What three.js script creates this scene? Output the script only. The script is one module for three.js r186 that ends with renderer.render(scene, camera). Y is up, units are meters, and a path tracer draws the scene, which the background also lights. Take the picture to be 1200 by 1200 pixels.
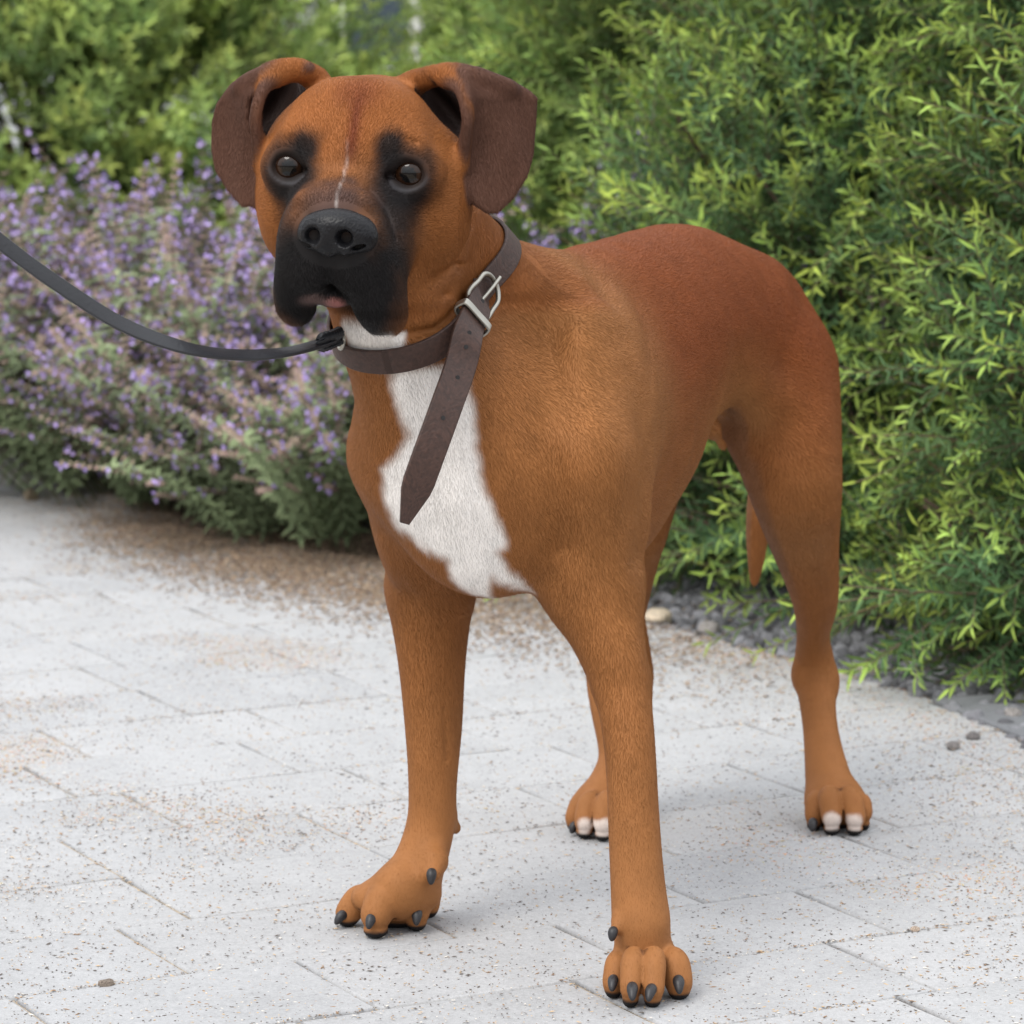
import * as THREE from 'three';
import { mergeGeometries } from 'three/addons/utils/BufferGeometryUtils.js';

// ---------------------------------------------------------------- camera, sky, sun, exposure
const scene = new THREE.Scene();
const camera = new THREE.PerspectiveCamera(2 * Math.atan(600 / 4200) * 180 / Math.PI, 1, 0.1, 400);
camera.position.set(0, 0.86, 0);
camera.rotation.set(-Math.atan(600 / 4200), 0, 0);
camera.focus = 3.1;
camera.userData.fStop = 11.5;
const renderer = new THREE.WebGLRenderer({ antialias: true });
renderer.toneMapping = THREE.LinearToneMapping;
renderer.toneMappingExposure = 1.85;
renderer.shadowMap.enabled = true;

{ // even bright overcast: brightest overhead, a little duller to the horizon
  const W = 256, H = 128, d = new Float32Array(W * H * 4);
  for (let y = 0; y < H; y++) for (let x = 0; x < W; x++) {
    const el = ((y + 0.5) / H - 0.5) * Math.PI, up = Math.sin(el), az = (x / W) * Math.PI * 2, i = (y * W + x) * 4;
    let b = up > 0 ? 0.54 + 0.6 * up : 0.54 * Math.max(0.35, 1 + up * 3);
    b *= 1 + 0.06 * Math.sin(az * 3 + 1) * Math.cos(el * 5) + 0.05 * Math.sin(az * 7 + el * 9);
    d[i] = b * 0.97; d[i + 1] = b; d[i + 2] = b * 1.05; d[i + 3] = 1;
  }
  const t = new THREE.DataTexture(d, W, H, THREE.RGBAFormat, THREE.FloatType);
  t.mapping = THREE.EquirectangularReflectionMapping; t.magFilter = THREE.LinearFilter; t.needsUpdate = true;
  scene.background = t; scene.environment = t;
}
const sun = new THREE.DirectionalLight(new THREE.Color(1, 0.955, 0.89), 1.35);
sun.position.set(-2.2, 4.6, 3.0); sun.target.position.set(0, 0, -3.4);
sun.position.add(sun.target.position);
sun.castShadow = true; sun.shadow.radius = 55; sun.shadow.mapSize.set(2048, 2048);
Object.assign(sun.shadow.camera, { left: -6, right: 6, top: 6, bottom: -6, near: 0.1, far: 30 });
scene.add(sun, sun.target);

// ---------------------------------------------------------------- helpers
const used = {};
function numbered(n) { const k = used[n] = (used[n] ?? -1) + 1; return k ? n + '_' + String(k).padStart(3, '0') : n; }
function rng(seed) { let s = seed >>> 0; return () => { s = (s + 0x6d2b79f5) | 0; let t = Math.imul(s ^ (s >>> 15), 1 | s); t = (t + Math.imul(t ^ (t >>> 7), 61 | t)) ^ t; return ((t ^ (t >>> 14)) >>> 0) / 4294967296; }; }
function tag(o, label, category, group, kind) { const u = {}; if (label) u.label = label; if (category) u.category = category; if (group) u.group = group; if (kind) u.kind = kind; Object.assign(o.userData, u); return o; }
function base(name, pos = [0, 0, 0]) { const g = new THREE.Group(); g.name = numbered(name); g.position.set(...pos); scene.add(g); return g; }
function part(name, geo, mat, parent) { const m = new THREE.Mesh(geo, mat); m.name = name; m.castShadow = m.receiveShadow = true; parent.add(m); return m; }
function top(name, geo, mat) { const m = part(numbered(name), geo, mat, scene); return m; }
const std = (o) => new THREE.MeshStandardMaterial(o);
const lin = (r, g, b) => new THREE.Color().setRGB(r, g, b);
const clamp = (x, a = 0, b = 1) => x < a ? a : x > b ? b : x;
const ss = (a, b, x) => { const t = clamp((x - a) / (b - a)); return t * t * (3 - 2 * t); };
const lerp = (a, b, t) => a + (b - a) * t;
// value noise in 3-D
function hash3(x, y, z) { let h = Math.imul(x, 374761393) ^ Math.imul(y, 668265263) ^ Math.imul(z, 2147483647 - 1640531527); h = Math.imul(h ^ (h >>> 13), 1274126177); return ((h ^ (h >>> 16)) >>> 0) / 4294967296; }
function noise3(x, y, z) {
  const X = Math.floor(x), Y = Math.floor(y), Q = Math.floor(z); let u = x - X, v = y - Y, w = z - Q;
  u = u * u * (3 - 2 * u); v = v * v * (3 - 2 * v); w = w * w * (3 - 2 * w);
  const g = (a, b, c) => hash3(X + a, Y + b, Q + c);
  return lerp(lerp(lerp(g(0, 0, 0), g(1, 0, 0), u), lerp(g(0, 1, 0), g(1, 1, 0), u), v), lerp(lerp(g(0, 0, 1), g(1, 0, 1), u), lerp(g(0, 1, 1), g(1, 1, 1), u), v), w);
}
const fbm = (x, y, z, n = 4) => { let s = 0, a = 0.5, t = 0; for (let i = 0; i < n; i++) { s += a * noise3(x, y, z); t += a; x = x * 2.03 + 7.1; y = y * 2.03 + 3.3; z = z * 2.03 + 1.7; a *= 0.5; } return s / t; };
// ---------------------------------------------------------------- soft-solid modelling: smooth unions of tapered limbs and ellipsoids, meshed by surface nets
const vsub = (a, b) => [a[0] - b[0], a[1] - b[1], a[2] - b[2]], vadd = (a, b) => [a[0] + b[0], a[1] + b[1], a[2] + b[2]], vmul = (a, s) => [a[0] * s, a[1] * s, a[2] * s];
const vlen = (a) => Math.hypot(a[0], a[1], a[2]), vnorm = (a) => vmul(a, 1 / (vlen(a) || 1)), vdot = (a, b) => a[0] * b[0] + a[1] * b[1] + a[2] * b[2];
const vcross = (a, b) => [a[1] * b[2] - a[2] * b[1], a[2] * b[0] - a[0] * b[2], a[0] * b[1] - a[1] * b[0]];
const vlerp = (a, b, t) => [lerp(a[0], b[0], t), lerp(a[1], b[1], t), lerp(a[2], b[2], t)];
class Field {
  constructor() { this.prims = []; this.detail = null; this.groups = 0; }
  push(c, R, k, sub, f) { this.prims.push({ c, R, k, sub, f }); return this; }
  limb(a, ra, b, rb, k = 0.02, sub = false) {   // tapered capsule
    const ax = a[0], ay = a[1], az = a[2], dx = b[0] - ax, dy = b[1] - ay, dz = b[2] - az, q = 1 / (dx * dx + dy * dy + dz * dz || 1e-9);
    return this.push(vlerp(a, b, 0.5), vlen(vsub(a, b)) / 2 + Math.max(ra, rb), k, sub, (x, y, z) => {
      const px = x - ax, py = y - ay, pz = z - az; let t = (px * dx + py * dy + pz * dz) * q; t = t < 0 ? 0 : t > 1 ? 1 : t;
      return Math.hypot(px - dx * t, py - dy * t, pz - dz * t) - (ra + (rb - ra) * t);
    });
  }
  chain(list, k, n = 6) {   // one smooth tapered limb along a spline through the joints; its pieces are joined before they blend with the rest
    const P = [], R = [], m = list.length, cr = (a, b, c, d, t) => 0.5 * (2 * b + (c - a) * t + (2 * a - 5 * b + 4 * c - d) * t * t + (3 * b - a - 3 * c + d) * t * t * t);
    for (let i = 0; i + 1 < m; i++) for (let s = 0; s < n; s++) {
      const q = [list[Math.max(0, i - 1)], list[i], list[i + 1], list[Math.min(m - 1, i + 2)]], t = s / n;
      P.push([0, 1, 2].map((c) => cr(q[0][0][c], q[1][0][c], q[2][0][c], q[3][0][c], t))); R.push(cr(q[0][1], q[1][1], q[2][1], q[3][1], t));
    }
    P.push(list[m - 1][0]); R.push(list[m - 1][1]);
    const g = ++this.groups, from = this.prims.length;
    for (let i = 0; i + 1 < P.length; i++) this.limb(P[i], R[i], P[i + 1], R[i + 1], k);
    for (let i = from; i < this.prims.length; i++) this.prims[i].g = g;
    return this;
  }
  blob(c, r, X = [1, 0, 0], Y = [0, 1, 0], k = 0.02, sub = false) {   // ellipsoid with axes X, Y, X x Y
    X = vnorm(X); Y = vnorm(vsub(Y, vmul(X, vdot(X, Y)))); const Q = vcross(X, Y), [a, b, d] = r;
    return this.push(c, Math.max(a, b, d), k, sub, (x, y, z) => {
      const px = x - c[0], py = y - c[1], pz = z - c[2];
      const u = (px * X[0] + py * X[1] + pz * X[2]) / a, v = (px * Y[0] + py * Y[1] + pz * Y[2]) / b, w = (px * Q[0] + py * Q[1] + pz * Q[2]) / d;
      const k0 = Math.sqrt(u * u + v * v + w * w), k1 = Math.sqrt(u * u / (a * a) + v * v / (b * b) + w * w / (d * d));
      return k1 < 1e-9 ? -Math.min(a, b, d) : k0 * (k0 - 1) / k1;
    });
  }
  near(c, r) { return this.prims.filter((p) => Math.hypot(p.c[0] - c[0], p.c[1] - c[1], p.c[2] - c[2]) - p.R - r < p.k + 0.05); }
  eval(L, x, y, z) {
    let d = 1;
    for (let i = 0; i < L.length; i++) {
      const p = L[i], k = p.k; let e = p.f(x, y, z);
      if (p.g) while (i + 1 < L.length && L[i + 1].g === p.g) { const o = L[++i].f(x, y, z), q = 0.004; if (e - o > q) e = o; else if (o - e < q) { const h = 0.5 + 0.5 * (e - o) / q; e = lerp(e, o, h) - q * h * (1 - h); } }
      if (p.sub) { const h = clamp(0.5 - 0.5 * (d + e) / k); d = lerp(d, -e, h) + k * h * (1 - h); }
      else if (d - e > k) d = e; else if (e - d < k) { const h = 0.5 + 0.5 * (d - e) / k; d = lerp(d, e, h) - k * h * (1 - h); }
    }
    return this.detail ? d + this.detail(x, y, z, d) : d;
  }
  bounds(pad) { const lo = [9, 9, 9], hi = [-9, -9, -9]; for (const p of this.prims) if (!p.sub) for (let i = 0; i < 3; i++) { lo[i] = Math.min(lo[i], p.c[i] - p.R - pad); hi[i] = Math.max(hi[i], p.c[i] + p.R + pad); } return [lo, hi]; }
  // surface nets on a block-sparse grid of cell h
  mesh(h, lo, hi) {
    if (!lo) [lo, hi] = this.bounds(4 * h);
    const B = 8, nb = [0, 1, 2].map((i) => Math.ceil((hi[i] - lo[i]) / h / B)), n = nb.map((v) => v * B + 1), br = B * h * 0.87;
    const val = new Float32Array(n[0] * n[1] * n[2]).fill(1), lists = new Map(), at = (i, j, k) => (k * n[1] + j) * n[0] + i, active = [];
    for (let bk = 0; bk < nb[2]; bk++) for (let bj = 0; bj < nb[1]; bj++) for (let bi = 0; bi < nb[0]; bi++) {
      const c = [lo[0] + (bi + 0.5) * B * h, lo[1] + (bj + 0.5) * B * h, lo[2] + (bk + 0.5) * B * h], L = this.near(c, br * 1.3);
      let s = 1;
      if (L.length) { const d = this.eval(L, ...c); if (d < -br * 2.2) s = -1; else if (d < br * 2.2) s = 0; }
      const i1 = bi * B + B + (bi === nb[0] - 1 ? 1 : 0), j1 = bj * B + B + (bj === nb[1] - 1 ? 1 : 0), k1 = bk * B + B + (bk === nb[2] - 1 ? 1 : 0);
      if (s === 0) { active.push([bi, bj, bk]); lists.set((bk * nb[1] + bj) * nb[0] + bi, L); }
      if (s !== 1) for (let k = bk * B; k < k1; k++) for (let j = bj * B; j < j1; j++) for (let i = bi * B; i < i1; i++) val[at(i, j, k)] = s || this.eval(L, lo[0] + i * h, lo[1] + j * h, lo[2] + k * h);
    }
    const pos = [], nor = [], idx = [], id = new Map(), v8 = new Float32Array(8), e = h * 0.5;
    const cell = (i, j, k) => {
      if (i < 0 || j < 0 || k < 0 || i >= n[0] - 1 || j >= n[1] - 1 || k >= n[2] - 1) return -1;
      const key = at(i, j, k), got = id.get(key); if (got !== undefined) return got;
      let m = 0, sx = 0, sy = 0, sz = 0;
      for (let q = 0; q < 8; q++) v8[q] = val[at(i + (q & 1), j + (q >> 1 & 1), k + (q >> 2))];
      for (let q = 0; q < 8; q++) for (let b = 1; b < 8; b <<= 1) if (!(q & b)) {
        const a = v8[q], c = v8[q | b]; if ((a < 0) === (c < 0)) continue;
        const t = a / (a - c); m++; sx += (q & 1) + (b === 1 ? t : 0); sy += (q >> 1 & 1) + (b === 2 ? t : 0); sz += (q >> 2) + (b === 4 ? t : 0);
      }
      const x = lo[0] + (i + sx / m) * h, y = lo[1] + (j + sy / m) * h, z = lo[2] + (k + sz / m) * h;
      const L = lists.get((Math.min(k >> 3, nb[2] - 1) * nb[1] + Math.min(j >> 3, nb[1] - 1)) * nb[0] + Math.min(i >> 3, nb[0] - 1)) ?? this.near([x, y, z], 0.05);
      const g = vnorm([this.eval(L, x + e, y, z) - this.eval(L, x - e, y, z), this.eval(L, x, y + e, z) - this.eval(L, x, y - e, z), this.eval(L, x, y, z + e) - this.eval(L, x, y, z - e)]);
      pos.push(x, y, z); nor.push(...g); const r = pos.length / 3 - 1; id.set(key, r); return r;
    };
    const face = (a, b, c, d, flip) => { if (a < 0 || b < 0 || c < 0 || d < 0) return; if (flip) idx.push(a, c, b, a, d, c); else idx.push(a, b, c, a, c, d); };
    for (const [bi, bj, bk] of active) for (let k = bk * B; k < bk * B + B; k++) for (let j = bj * B; j < bj * B + B; j++) for (let i = bi * B; i < bi * B + B; i++) {
      const a = val[at(i, j, k)] < 0;
      if (i < n[0] - 1 && a !== val[at(i + 1, j, k)] < 0) face(cell(i, j - 1, k - 1), cell(i, j, k - 1), cell(i, j, k), cell(i, j - 1, k), !a);
      if (j < n[1] - 1 && a !== val[at(i, j + 1, k)] < 0) face(cell(i - 1, j, k - 1), cell(i - 1, j, k), cell(i, j, k), cell(i, j, k - 1), !a);
      if (k < n[2] - 1 && a !== val[at(i, j, k + 1)] < 0) face(cell(i - 1, j - 1, k), cell(i, j - 1, k), cell(i, j, k), cell(i - 1, j, k), !a);
    }
    const g = new THREE.BufferGeometry();
    g.setAttribute('position', new THREE.Float32BufferAttribute(pos, 3)); g.setAttribute('normal', new THREE.Float32BufferAttribute(nor, 3)); g.setIndex(idx);
    return g;
  }
}
// ---------------------------------------------------------------- ground, paving, borders
const noiseTex = (N, fn, rep, srgb) => { const d = new Uint8Array(N * N * 4); for (let y = 0; y < N; y++) for (let x = 0; x < N; x++) { const c = fn(x, y, N); d.set([...c.map((v) => clamp(v, 0, 1) * 255), 255], (y * N + x) * 4); } const t = new THREE.DataTexture(d, N, N); t.wrapS = t.wrapT = THREE.RepeatWrapping; t.magFilter = THREE.LinearFilter; t.repeat.set(rep, rep); if (srgb) t.colorSpace = THREE.SRGBColorSpace; t.needsUpdate = true; return t; };
const tileNoise = (x, y, N, f, seed) => { const h = (i, j) => hash3(((i % f) + f) % f, ((j % f) + f) % f, seed), u = x / N * f, v = y / N * f, i = Math.floor(u), j = Math.floor(v), a = u - i, b = v - j, s = a * a * (3 - 2 * a), t = b * b * (3 - 2 * b); return lerp(lerp(h(i, j), h(i + 1, j), s), lerp(h(i, j + 1), h(i + 1, j + 1), s), t); };
const r1 = rng(11);
const concrete = noiseTex(1024, (x, y, N) => { const g = hash3(x, y, 3), s = tileNoise(x, y, N, 256, 4), m = tileNoise(x, y, N, 64, 5), b = tileNoise(x, y, N, 8, 6), k = 0.8 + (g - 0.5) * 0.16 + (s - 0.5) * 0.16 + (m - 0.5) * 0.06 + (b - 0.5) * 0.09 - (s > 0.86 ? (s - 0.86) * 2.2 : 0) + (g > 0.985 ? 0.1 : 0); return [k * 0.985, k * 0.99, k]; }, 1);
const soilTex = noiseTex(512, (x, y, N) => { const s = tileNoise(x, y, N, 128, 14), m = tileNoise(x, y, N, 32, 15), b = tileNoise(x, y, N, 6, 16), g = hash3(x, y, 12), k = 0.5 + (s - 0.5) * 0.5 + (m - 0.5) * 0.35 + (b - 0.5) * 0.2 + (g - 0.5) * 0.2; return [k, k * 0.92, k * 0.82]; }, 1);
const soilMat = std({ color: lin(0.17, 0.125, 0.095), roughness: 1, map: soilTex, bumpMap: soilTex, bumpScale: 0.004 });
{
  const g = new THREE.PlaneGeometry(160, 160, 1, 1).rotateX(-Math.PI / 2).translate(0, -0.022, 0), u = g.attributes.uv; for (let i = 0; i < u.count; i++) u.setXY(i, u.getX(i) * 320, u.getY(i) * 320);
  tag(top('ground', g, soilMat), 'bare brown soil under and behind the shrubs', null, null, 'structure');
}
// the paving: courses of concrete blocks laid at 28 degrees, cut along a curved border
const TH = 28 * Math.PI / 180, RE = [Math.cos(TH), -Math.sin(TH)], RN = [Math.sin(TH), Math.cos(TH)];      // along a course, across the courses (x, z)
const BORDER = [[-4, -7.1], [-0.9909, 0, -6.8842], [-0.8209, 0, -6.6399], [-0.6479, 0, -6.1241], [-0.4124, 0, -5.7090], [-0.1974, 0, -5.4616], [0.0250, 0, -5.1803], [0.1964, 0, -4.9261], [0.2992, 0, -4.7589], [0.4399, 0, -4.5426], [0.5291, 0, -4.3664], [0.6005, 0, -4.1234], [0.68, -3.6], [0.72, -2.9], [0.6, -1.5]].map((p) => p.length === 3 ? [p[0], p[2]] : p);
const sideOf = (x, z) => { let best = 9, s = 0; for (let i = 0; i + 1 < BORDER.length; i++) { const a = BORDER[i], b = BORDER[i + 1], ex = b[0] - a[0], ez = b[1] - a[1], t = clamp(((x - a[0]) * ex + (z - a[1]) * ez) / (ex * ex + ez * ez)), dx = x - a[0] - ex * t, dz = z - a[1] - ez * t, d = Math.hypot(dx, dz); if (d < best) { best = d; s = -(ex * dz - ez * dx) < 0 ? d : -d; } } return s; };   // > 0 on the paving
const paving = base('paved_path', [0, 0, 0]); tag(paving, 'path of pale grey concrete blocks', null, null, 'structure');
{
  const bed = new THREE.Shape([[-4, -7.1], ...BORDER.slice(1), [0.6, 1.5], [-6, 1.5], [-6, -7.1]].map((p) => new THREE.Vector2(p[0], -p[1])));
  const sand = new THREE.ShapeGeometry(bed).rotateX(-Math.PI / 2).translate(0, -0.0035, 0), u = sand.attributes.uv; for (let i = 0; i < u.count; i++) u.setXY(i, u.getX(i) * 3, u.getY(i) * 3);
  part('jointing_sand', sand, std({ color: lin(0.62, 0.56, 0.48), roughness: 1, map: soilTex }), paving);
  const mats = [[0.452, 0.452, 0.454], [0.463, 0.462, 0.464], [0.44, 0.441, 0.445], [0.457, 0.456, 0.457]].map((c) => std({ color: lin(...c), roughness: 0.92, map: concrete, bumpMap: concrete, bumpScale: 0.0012 }));
  const known = { 16: 1.764, 17: 1.306, 18: 1.207, 19: 1.285 }, Lp = 0.268, Wp = 0.18, gap = 0.0017;
  const edges = [];
  let count = 0;
  for (let row = 1; row < 46; row++) {
    const n1 = -(row) * Wp + 0.36 - 0.0, n0 = n1 - Wp, off = known[row] ?? r1() * Lp;
    for (let i = -30; i < 40; i++) {
      const e0 = off + i * Lp, e1 = e0 + Lp, cx = RE[0] * (e0 + Lp / 2) + RN[0] * (n0 + Wp / 2), cz = RE[1] * (e0 + Lp / 2) + RN[1] * (n0 + Wp / 2);
      if (cz > -1.9 || cz < -7.6 || Math.abs(cx) > -cz * 0.143 + 0.75) continue;
      let poly = [[e0 + gap, n0 + gap], [e1 - gap, n0 + gap], [e1 - gap, n1 - gap], [e0 + gap, n1 - gap]].map(([e, n]) => [RE[0] * e + RN[0] * n, RE[1] * e + RN[1] * n]);
      const s = poly.map((p) => sideOf(...p)); if (Math.max(...s) < 0.03) continue;
      if (Math.min(...s) < 0) { const out = []; for (let k = 0; k < poly.length; k++) { const a = poly[k], b = poly[(k + 1) % poly.length], sa = sideOf(...a), sb = sideOf(...b); if (sa >= 0) out.push(a); if ((sa < 0) !== (sb < 0)) { const t = sa / (sa - sb); out.push([lerp(a[0], b[0], t), lerp(a[1], b[1], t)]); } } poly = out; if (poly.length < 3) continue; }
      let ax = 0, az = 0; for (const p of poly) { ax += p[0] / poly.length; az += p[1] / poly.length; }
      const y = (r1() - 0.5) * 0.0016, tx = (r1() - 0.5) * 0.004, tz = (r1() - 0.5) * 0.004, ou = r1() * 7, ov = r1() * 7, m = poly.length, pos = [], uv = [], idx = [];
      const ringAt = (inset, h) => { for (const p of poly) { const dx = p[0] - ax, dz = p[1] - az, L = Math.hypot(dx, dz), k = 1 - inset / L; const X = ax + dx * k, Zz = az + dz * k; pos.push(X - ax, h + y + (X - ax) * tx + (Zz - az) * tz, Zz - az); uv.push((X * RE[0] + Zz * RE[1]) * 1.6 + ou, (X * RN[0] + Zz * RN[1]) * 1.6 + ov); } };
      ringAt(0, -0.03); ringAt(0, -0.0042); ringAt(0.0012, -0.0012); ringAt(0.0045, 0);
      for (let q = 0; q < 3; q++) for (let k = 0; k < m; k++) { const a = q * m + k, b = q * m + (k + 1) % m; idx.push(a, b, a + m, b, b + m, a + m); }
      for (let k = 1; k + 1 < m; k++) idx.push(3 * m, 3 * m + k, 3 * m + k + 1);
      const g = new THREE.BufferGeometry(); g.setAttribute('position', new THREE.Float32BufferAttribute(pos, 3)); g.setAttribute('uv', new THREE.Float32BufferAttribute(uv, 2));
      const c = vcrossY(pos, m); if (c < 0) for (let q = 0; q < idx.length; q += 3) { const t = idx[q]; idx[q] = idx[q + 1]; idx[q + 1] = t; }
      g.setIndex(idx); g.computeVertexNormals();
      const b = part(numberedPart('paver', count++), g, mats[Math.floor(r1() * 4)], paving); b.position.set(ax, 0, az);
    }
  }
  // kerb stones laid flush along the right-hand bend
  const km = std({ color: lin(0.2, 0.205, 0.215), roughness: 0.95, map: concrete, bumpMap: concrete, bumpScale: 0.001 });
  const kp = [[0.5231, 0, -4.3610], [0.5571, 0, -4.2545], [0.6019, 0, -4.1332], [0.67, 0, -3.75], [0.71, 0, -3.2]];
  for (let i = 0; i + 1 < kp.length; i++) {
    const a = kp[i], b = kp[i + 1], d = vnorm(vsub(b, a)), o = [d[2], 0, -d[0]], w = 0.075, s = o[0] > 0 ? 1 : -1, A = vadd(a, vmul(d, 0.003)), B = vsub(b, vmul(d, 0.003));
    const sh = new THREE.Shape([A, B, vadd(B, vmul(o, s * w)), vadd(A, vmul(o, s * w))].map((p) => new THREE.Vector2(p[0], -p[2])));
    const g = new THREE.ExtrudeGeometry(sh, { depth: 0.05, bevelEnabled: true, bevelSize: 0.003, bevelThickness: 0.003, bevelSegments: 2 }).rotateX(-Math.PI / 2).translate(0, -0.048, 0);
    const u = g.attributes.uv; part(i ? 'kerb_stone_' + String(i).padStart(3, '0') : 'kerb_stone', g, km, paving);
  }
}
function vcrossY(pos, m) { const a = 3 * m * 3, p = (k) => [pos[a + k * 3], pos[a + k * 3 + 2]], A = p(0), B = p(1), Cq = p(2); return -((B[0] - A[0]) * (Cq[1] - A[1]) - (B[1] - A[1]) * (Cq[0] - A[0])); }
function numberedPart(n, k) { return k ? n + '_' + String(k).padStart(3, '0') : n; }
// instanced scatter helper
function scatter(name, geo, mat, list, parent) {   // list of { p, q (quaternion), s (vec3), c }
  const m = new THREE.InstancedMesh(geo, mat, list.length), M = new THREE.Matrix4(), P = new THREE.Vector3(), S = new THREE.Vector3(), cc = new THREE.Color();
  list.forEach((o, i) => { M.compose(P.set(...o.p), o.q, S.set(...o.s)); m.setMatrixAt(i, M); if (o.c) m.setColorAt(i, cc.setRGB(...o.c)); });
  m.name = name; m.castShadow = m.receiveShadow = true; (parent ?? scene).add(m); return m;
}
const qEuler = (x, y, z) => new THREE.Quaternion().setFromEuler(new THREE.Euler(x, y, z, 'YXZ'));
const pebbleGeo = (seed, flat = 0.6) => { const g = new THREE.IcosahedronGeometry(1, 3), p = g.attributes.position, v = new THREE.Vector3(); for (let i = 0; i < p.count; i++) { v.fromBufferAttribute(p, i); const k = 0.72 + 0.55 * fbm(v.x * 1.3 + seed * 7, v.y * 1.3 + seed, v.z * 1.3, 2); const f = (q) => Math.sign(q) * Math.pow(Math.abs(q), 0.85); p.setXYZ(i, f(v.x) * k, f(v.y) * k * flat, f(v.z) * k * 0.85); } g.computeVertexNormals(); return g; };
{ // bits of dry blossom, seed and grit lying on the blocks, thickest in the joints and along the planted edge
  const r = rng(21), list = [], chaff = [];
  const tone = () => { const t = r(); return t < 0.42 ? [0.12, 0.1, 0.085] : t < 0.62 ? [0.26, 0.16, 0.09] : t < 0.86 ? [0.5, 0.36, 0.22] : [0.6, 0.56, 0.5]; };
  const shape = new THREE.OctahedronGeometry(1, 0);
  let guard = 0;
  while (list.length < 90000 && guard++ < 900000) {
    const z = -2.1 - Math.pow(r(), 1.25) * 4.9, x = (r() * 2 - 1) * (-z * 0.15 + 0.1), sd = sideOf(x, z); if (sd < 0) continue;
    const e = x * RE[0] + z * RE[1], n = x * RN[0] + z * RN[1], jn = Math.abs(((n - 0.36) / 0.18 + 100) % 1 - 0.0), joint = Math.min(jn, 1 - jn) * 0.18;
    const patch = fbm(x * 3.2 + 4, z * 3.2, 0.5, 3), near = ss(0.32, 0.02, sd) * (x < 0 ? 1 : 0.35), left = ss(0.1, -0.4, x);
    const dens = 0.13 + 0.9 * ss(0.52, 0.72, patch) * (0.35 + 0.65 * left) + (joint < 0.006 ? 0.55 * ss(0.35, 0.6, fbm(x * 4, z * 4, 3.3, 2)) : 0) + near * 1.2;
    if (r() > dens * 0.8) continue;
    const s = 0.0005 + 0.001 * r() * r(), long = r() < 0.55 ? 1.4 + r() * 2.2 : 1, c = tone(), pale = r() < near * 0.6 || r() < ss(0.55, 0.7, patch) * 0.55;
    list.push({ p: [x, 0.0008, z], q: qEuler(0, r() * 6.3, (r() - 0.5) * 0.3), s: [s * long, s * 0.5, s], c: pale ? [0.42 + r() * 0.2, 0.3 + r() * 0.12, 0.19 + r() * 0.08] : c });
  }
  tag(scatter('seed_litter', shape, std({ color: 0xffffff, roughness: 1 }), list), 'fine tan and dark seed litter scattered over the pale paving', 'litter', null, 'stuff');
  // the brown mat of chaff under the flowering bush
  guard = 0; const blade = new THREE.BoxGeometry(1, 1, 1);
  while (chaff.length < 24000 && guard++ < 400000) {
    const u = r(), x = -0.95 + u * 1.4, zc = x < 0.05 ? lerp(-6.15, -5.3, ss(0, 1, (x + 0.95))) : -5.3 + (x - 0.05) * 1.5, z = zc + (r() + r() + r() - 1.5) * 0.5 + 0.16; const sd = sideOf(x, z);
    if (r() > ss(0.55, 0.08, sd) * (0.3 + fbm(x * 6, z * 6, 1, 3)) * ss(-0.8, -0.5, x) * ss(0.42, -0.12, x)) continue;
    const k = 0.5 + r() * 0.8, t = r(), c = t < 0.5 ? [0.3 * k, 0.21 * k, 0.14 * k] : t < 0.75 ? [0.17 * k, 0.11 * k, 0.08 * k] : [0.42 * k, 0.32 * k, 0.22 * k], s = 0.002 + 0.005 * r();
    chaff.push({ p: [x, sd > 0 ? 0.0012 + r() * 0.004 : -0.018 + r() * 0.02, z], q: qEuler((r() - 0.5) * 0.6, r() * 6.3, (r() - 0.5) * 0.6), s: [s, 0.0009, 0.001 + r() * 0.002], c });
  }
  tag(scatter('dry_chaff', blade, std({ color: 0xffffff, roughness: 1 }), chaff), 'mat of brown fallen blossom and chaff below the purple flowering bush', 'litter', null, 'stuff');
  // dark crushed gravel in the planting bed along the right border
  const geo = pebbleGeo(3, 0.7), grav = []; guard = 0;
  while (grav.length < 7000 && guard++ < 200000) {
    const u = r(), x = lerp(-0.1, 1.2, u), z = lerp(-5.9, -3.2, r()), sd = sideOf(x, z); if (sd > 0.01 || sd < -0.55 || r() > ss(-0.6, -0.02, sd) + 0.15) continue;
    const s = 0.006 + 0.012 * r() * r(), k = 0.45 + r() * 0.9; grav.push({ p: [x, -0.014 + r() * 0.012, z], q: qEuler(r() * 3, r() * 6.3, r() * 3), s: [s, s, s], c: [0.2 * k, 0.2 * k, 0.215 * k] });
  }
  tag(scatter('gravel', geo, std({ color: 0xffffff, roughness: 0.95, bumpMap: soilTex, bumpScale: 0.001 }), grav), 'dark grey crushed gravel of the bed under the right-hand shrub', 'gravel', null, 'stuff');
  // stones one can point at
  const stoneMat = (c) => std({ color: lin(...c.map((v) => v * 1.9)), roughness: 0.95, map: soilTex, bumpMap: soilTex, bumpScale: 0.002 });
  const stone = (p, s, c, label, seed, flat = 0.65) => { const m = top('stone', pebbleGeo(seed, flat), stoneMat(c)); m.position.set(p[0], p[1] + s * flat * 0.62, p[2]); m.scale.setScalar(s); m.rotation.y = seed * 1.7; tag(m, label, 'stone', 'loose stones'); return m; };
  stone([0.5121, 0, -4.0798], 0.0085, [0.3, 0.3, 0.32], 'small grey stone on the paving by the right-hand kerb, the left one of the pair', 1);
  stone([0.5417, 0, -4.1332], 0.0085, [0.24, 0.24, 0.26], 'small grey stone on the paving by the right-hand kerb, the right one of the pair', 2);
  stone([-0.3580, 0, -3.0682], 0.0072, [0.34, 0.3, 0.27], 'small tan pebble lying on the paving at the lower left', 4, 0.5);
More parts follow.
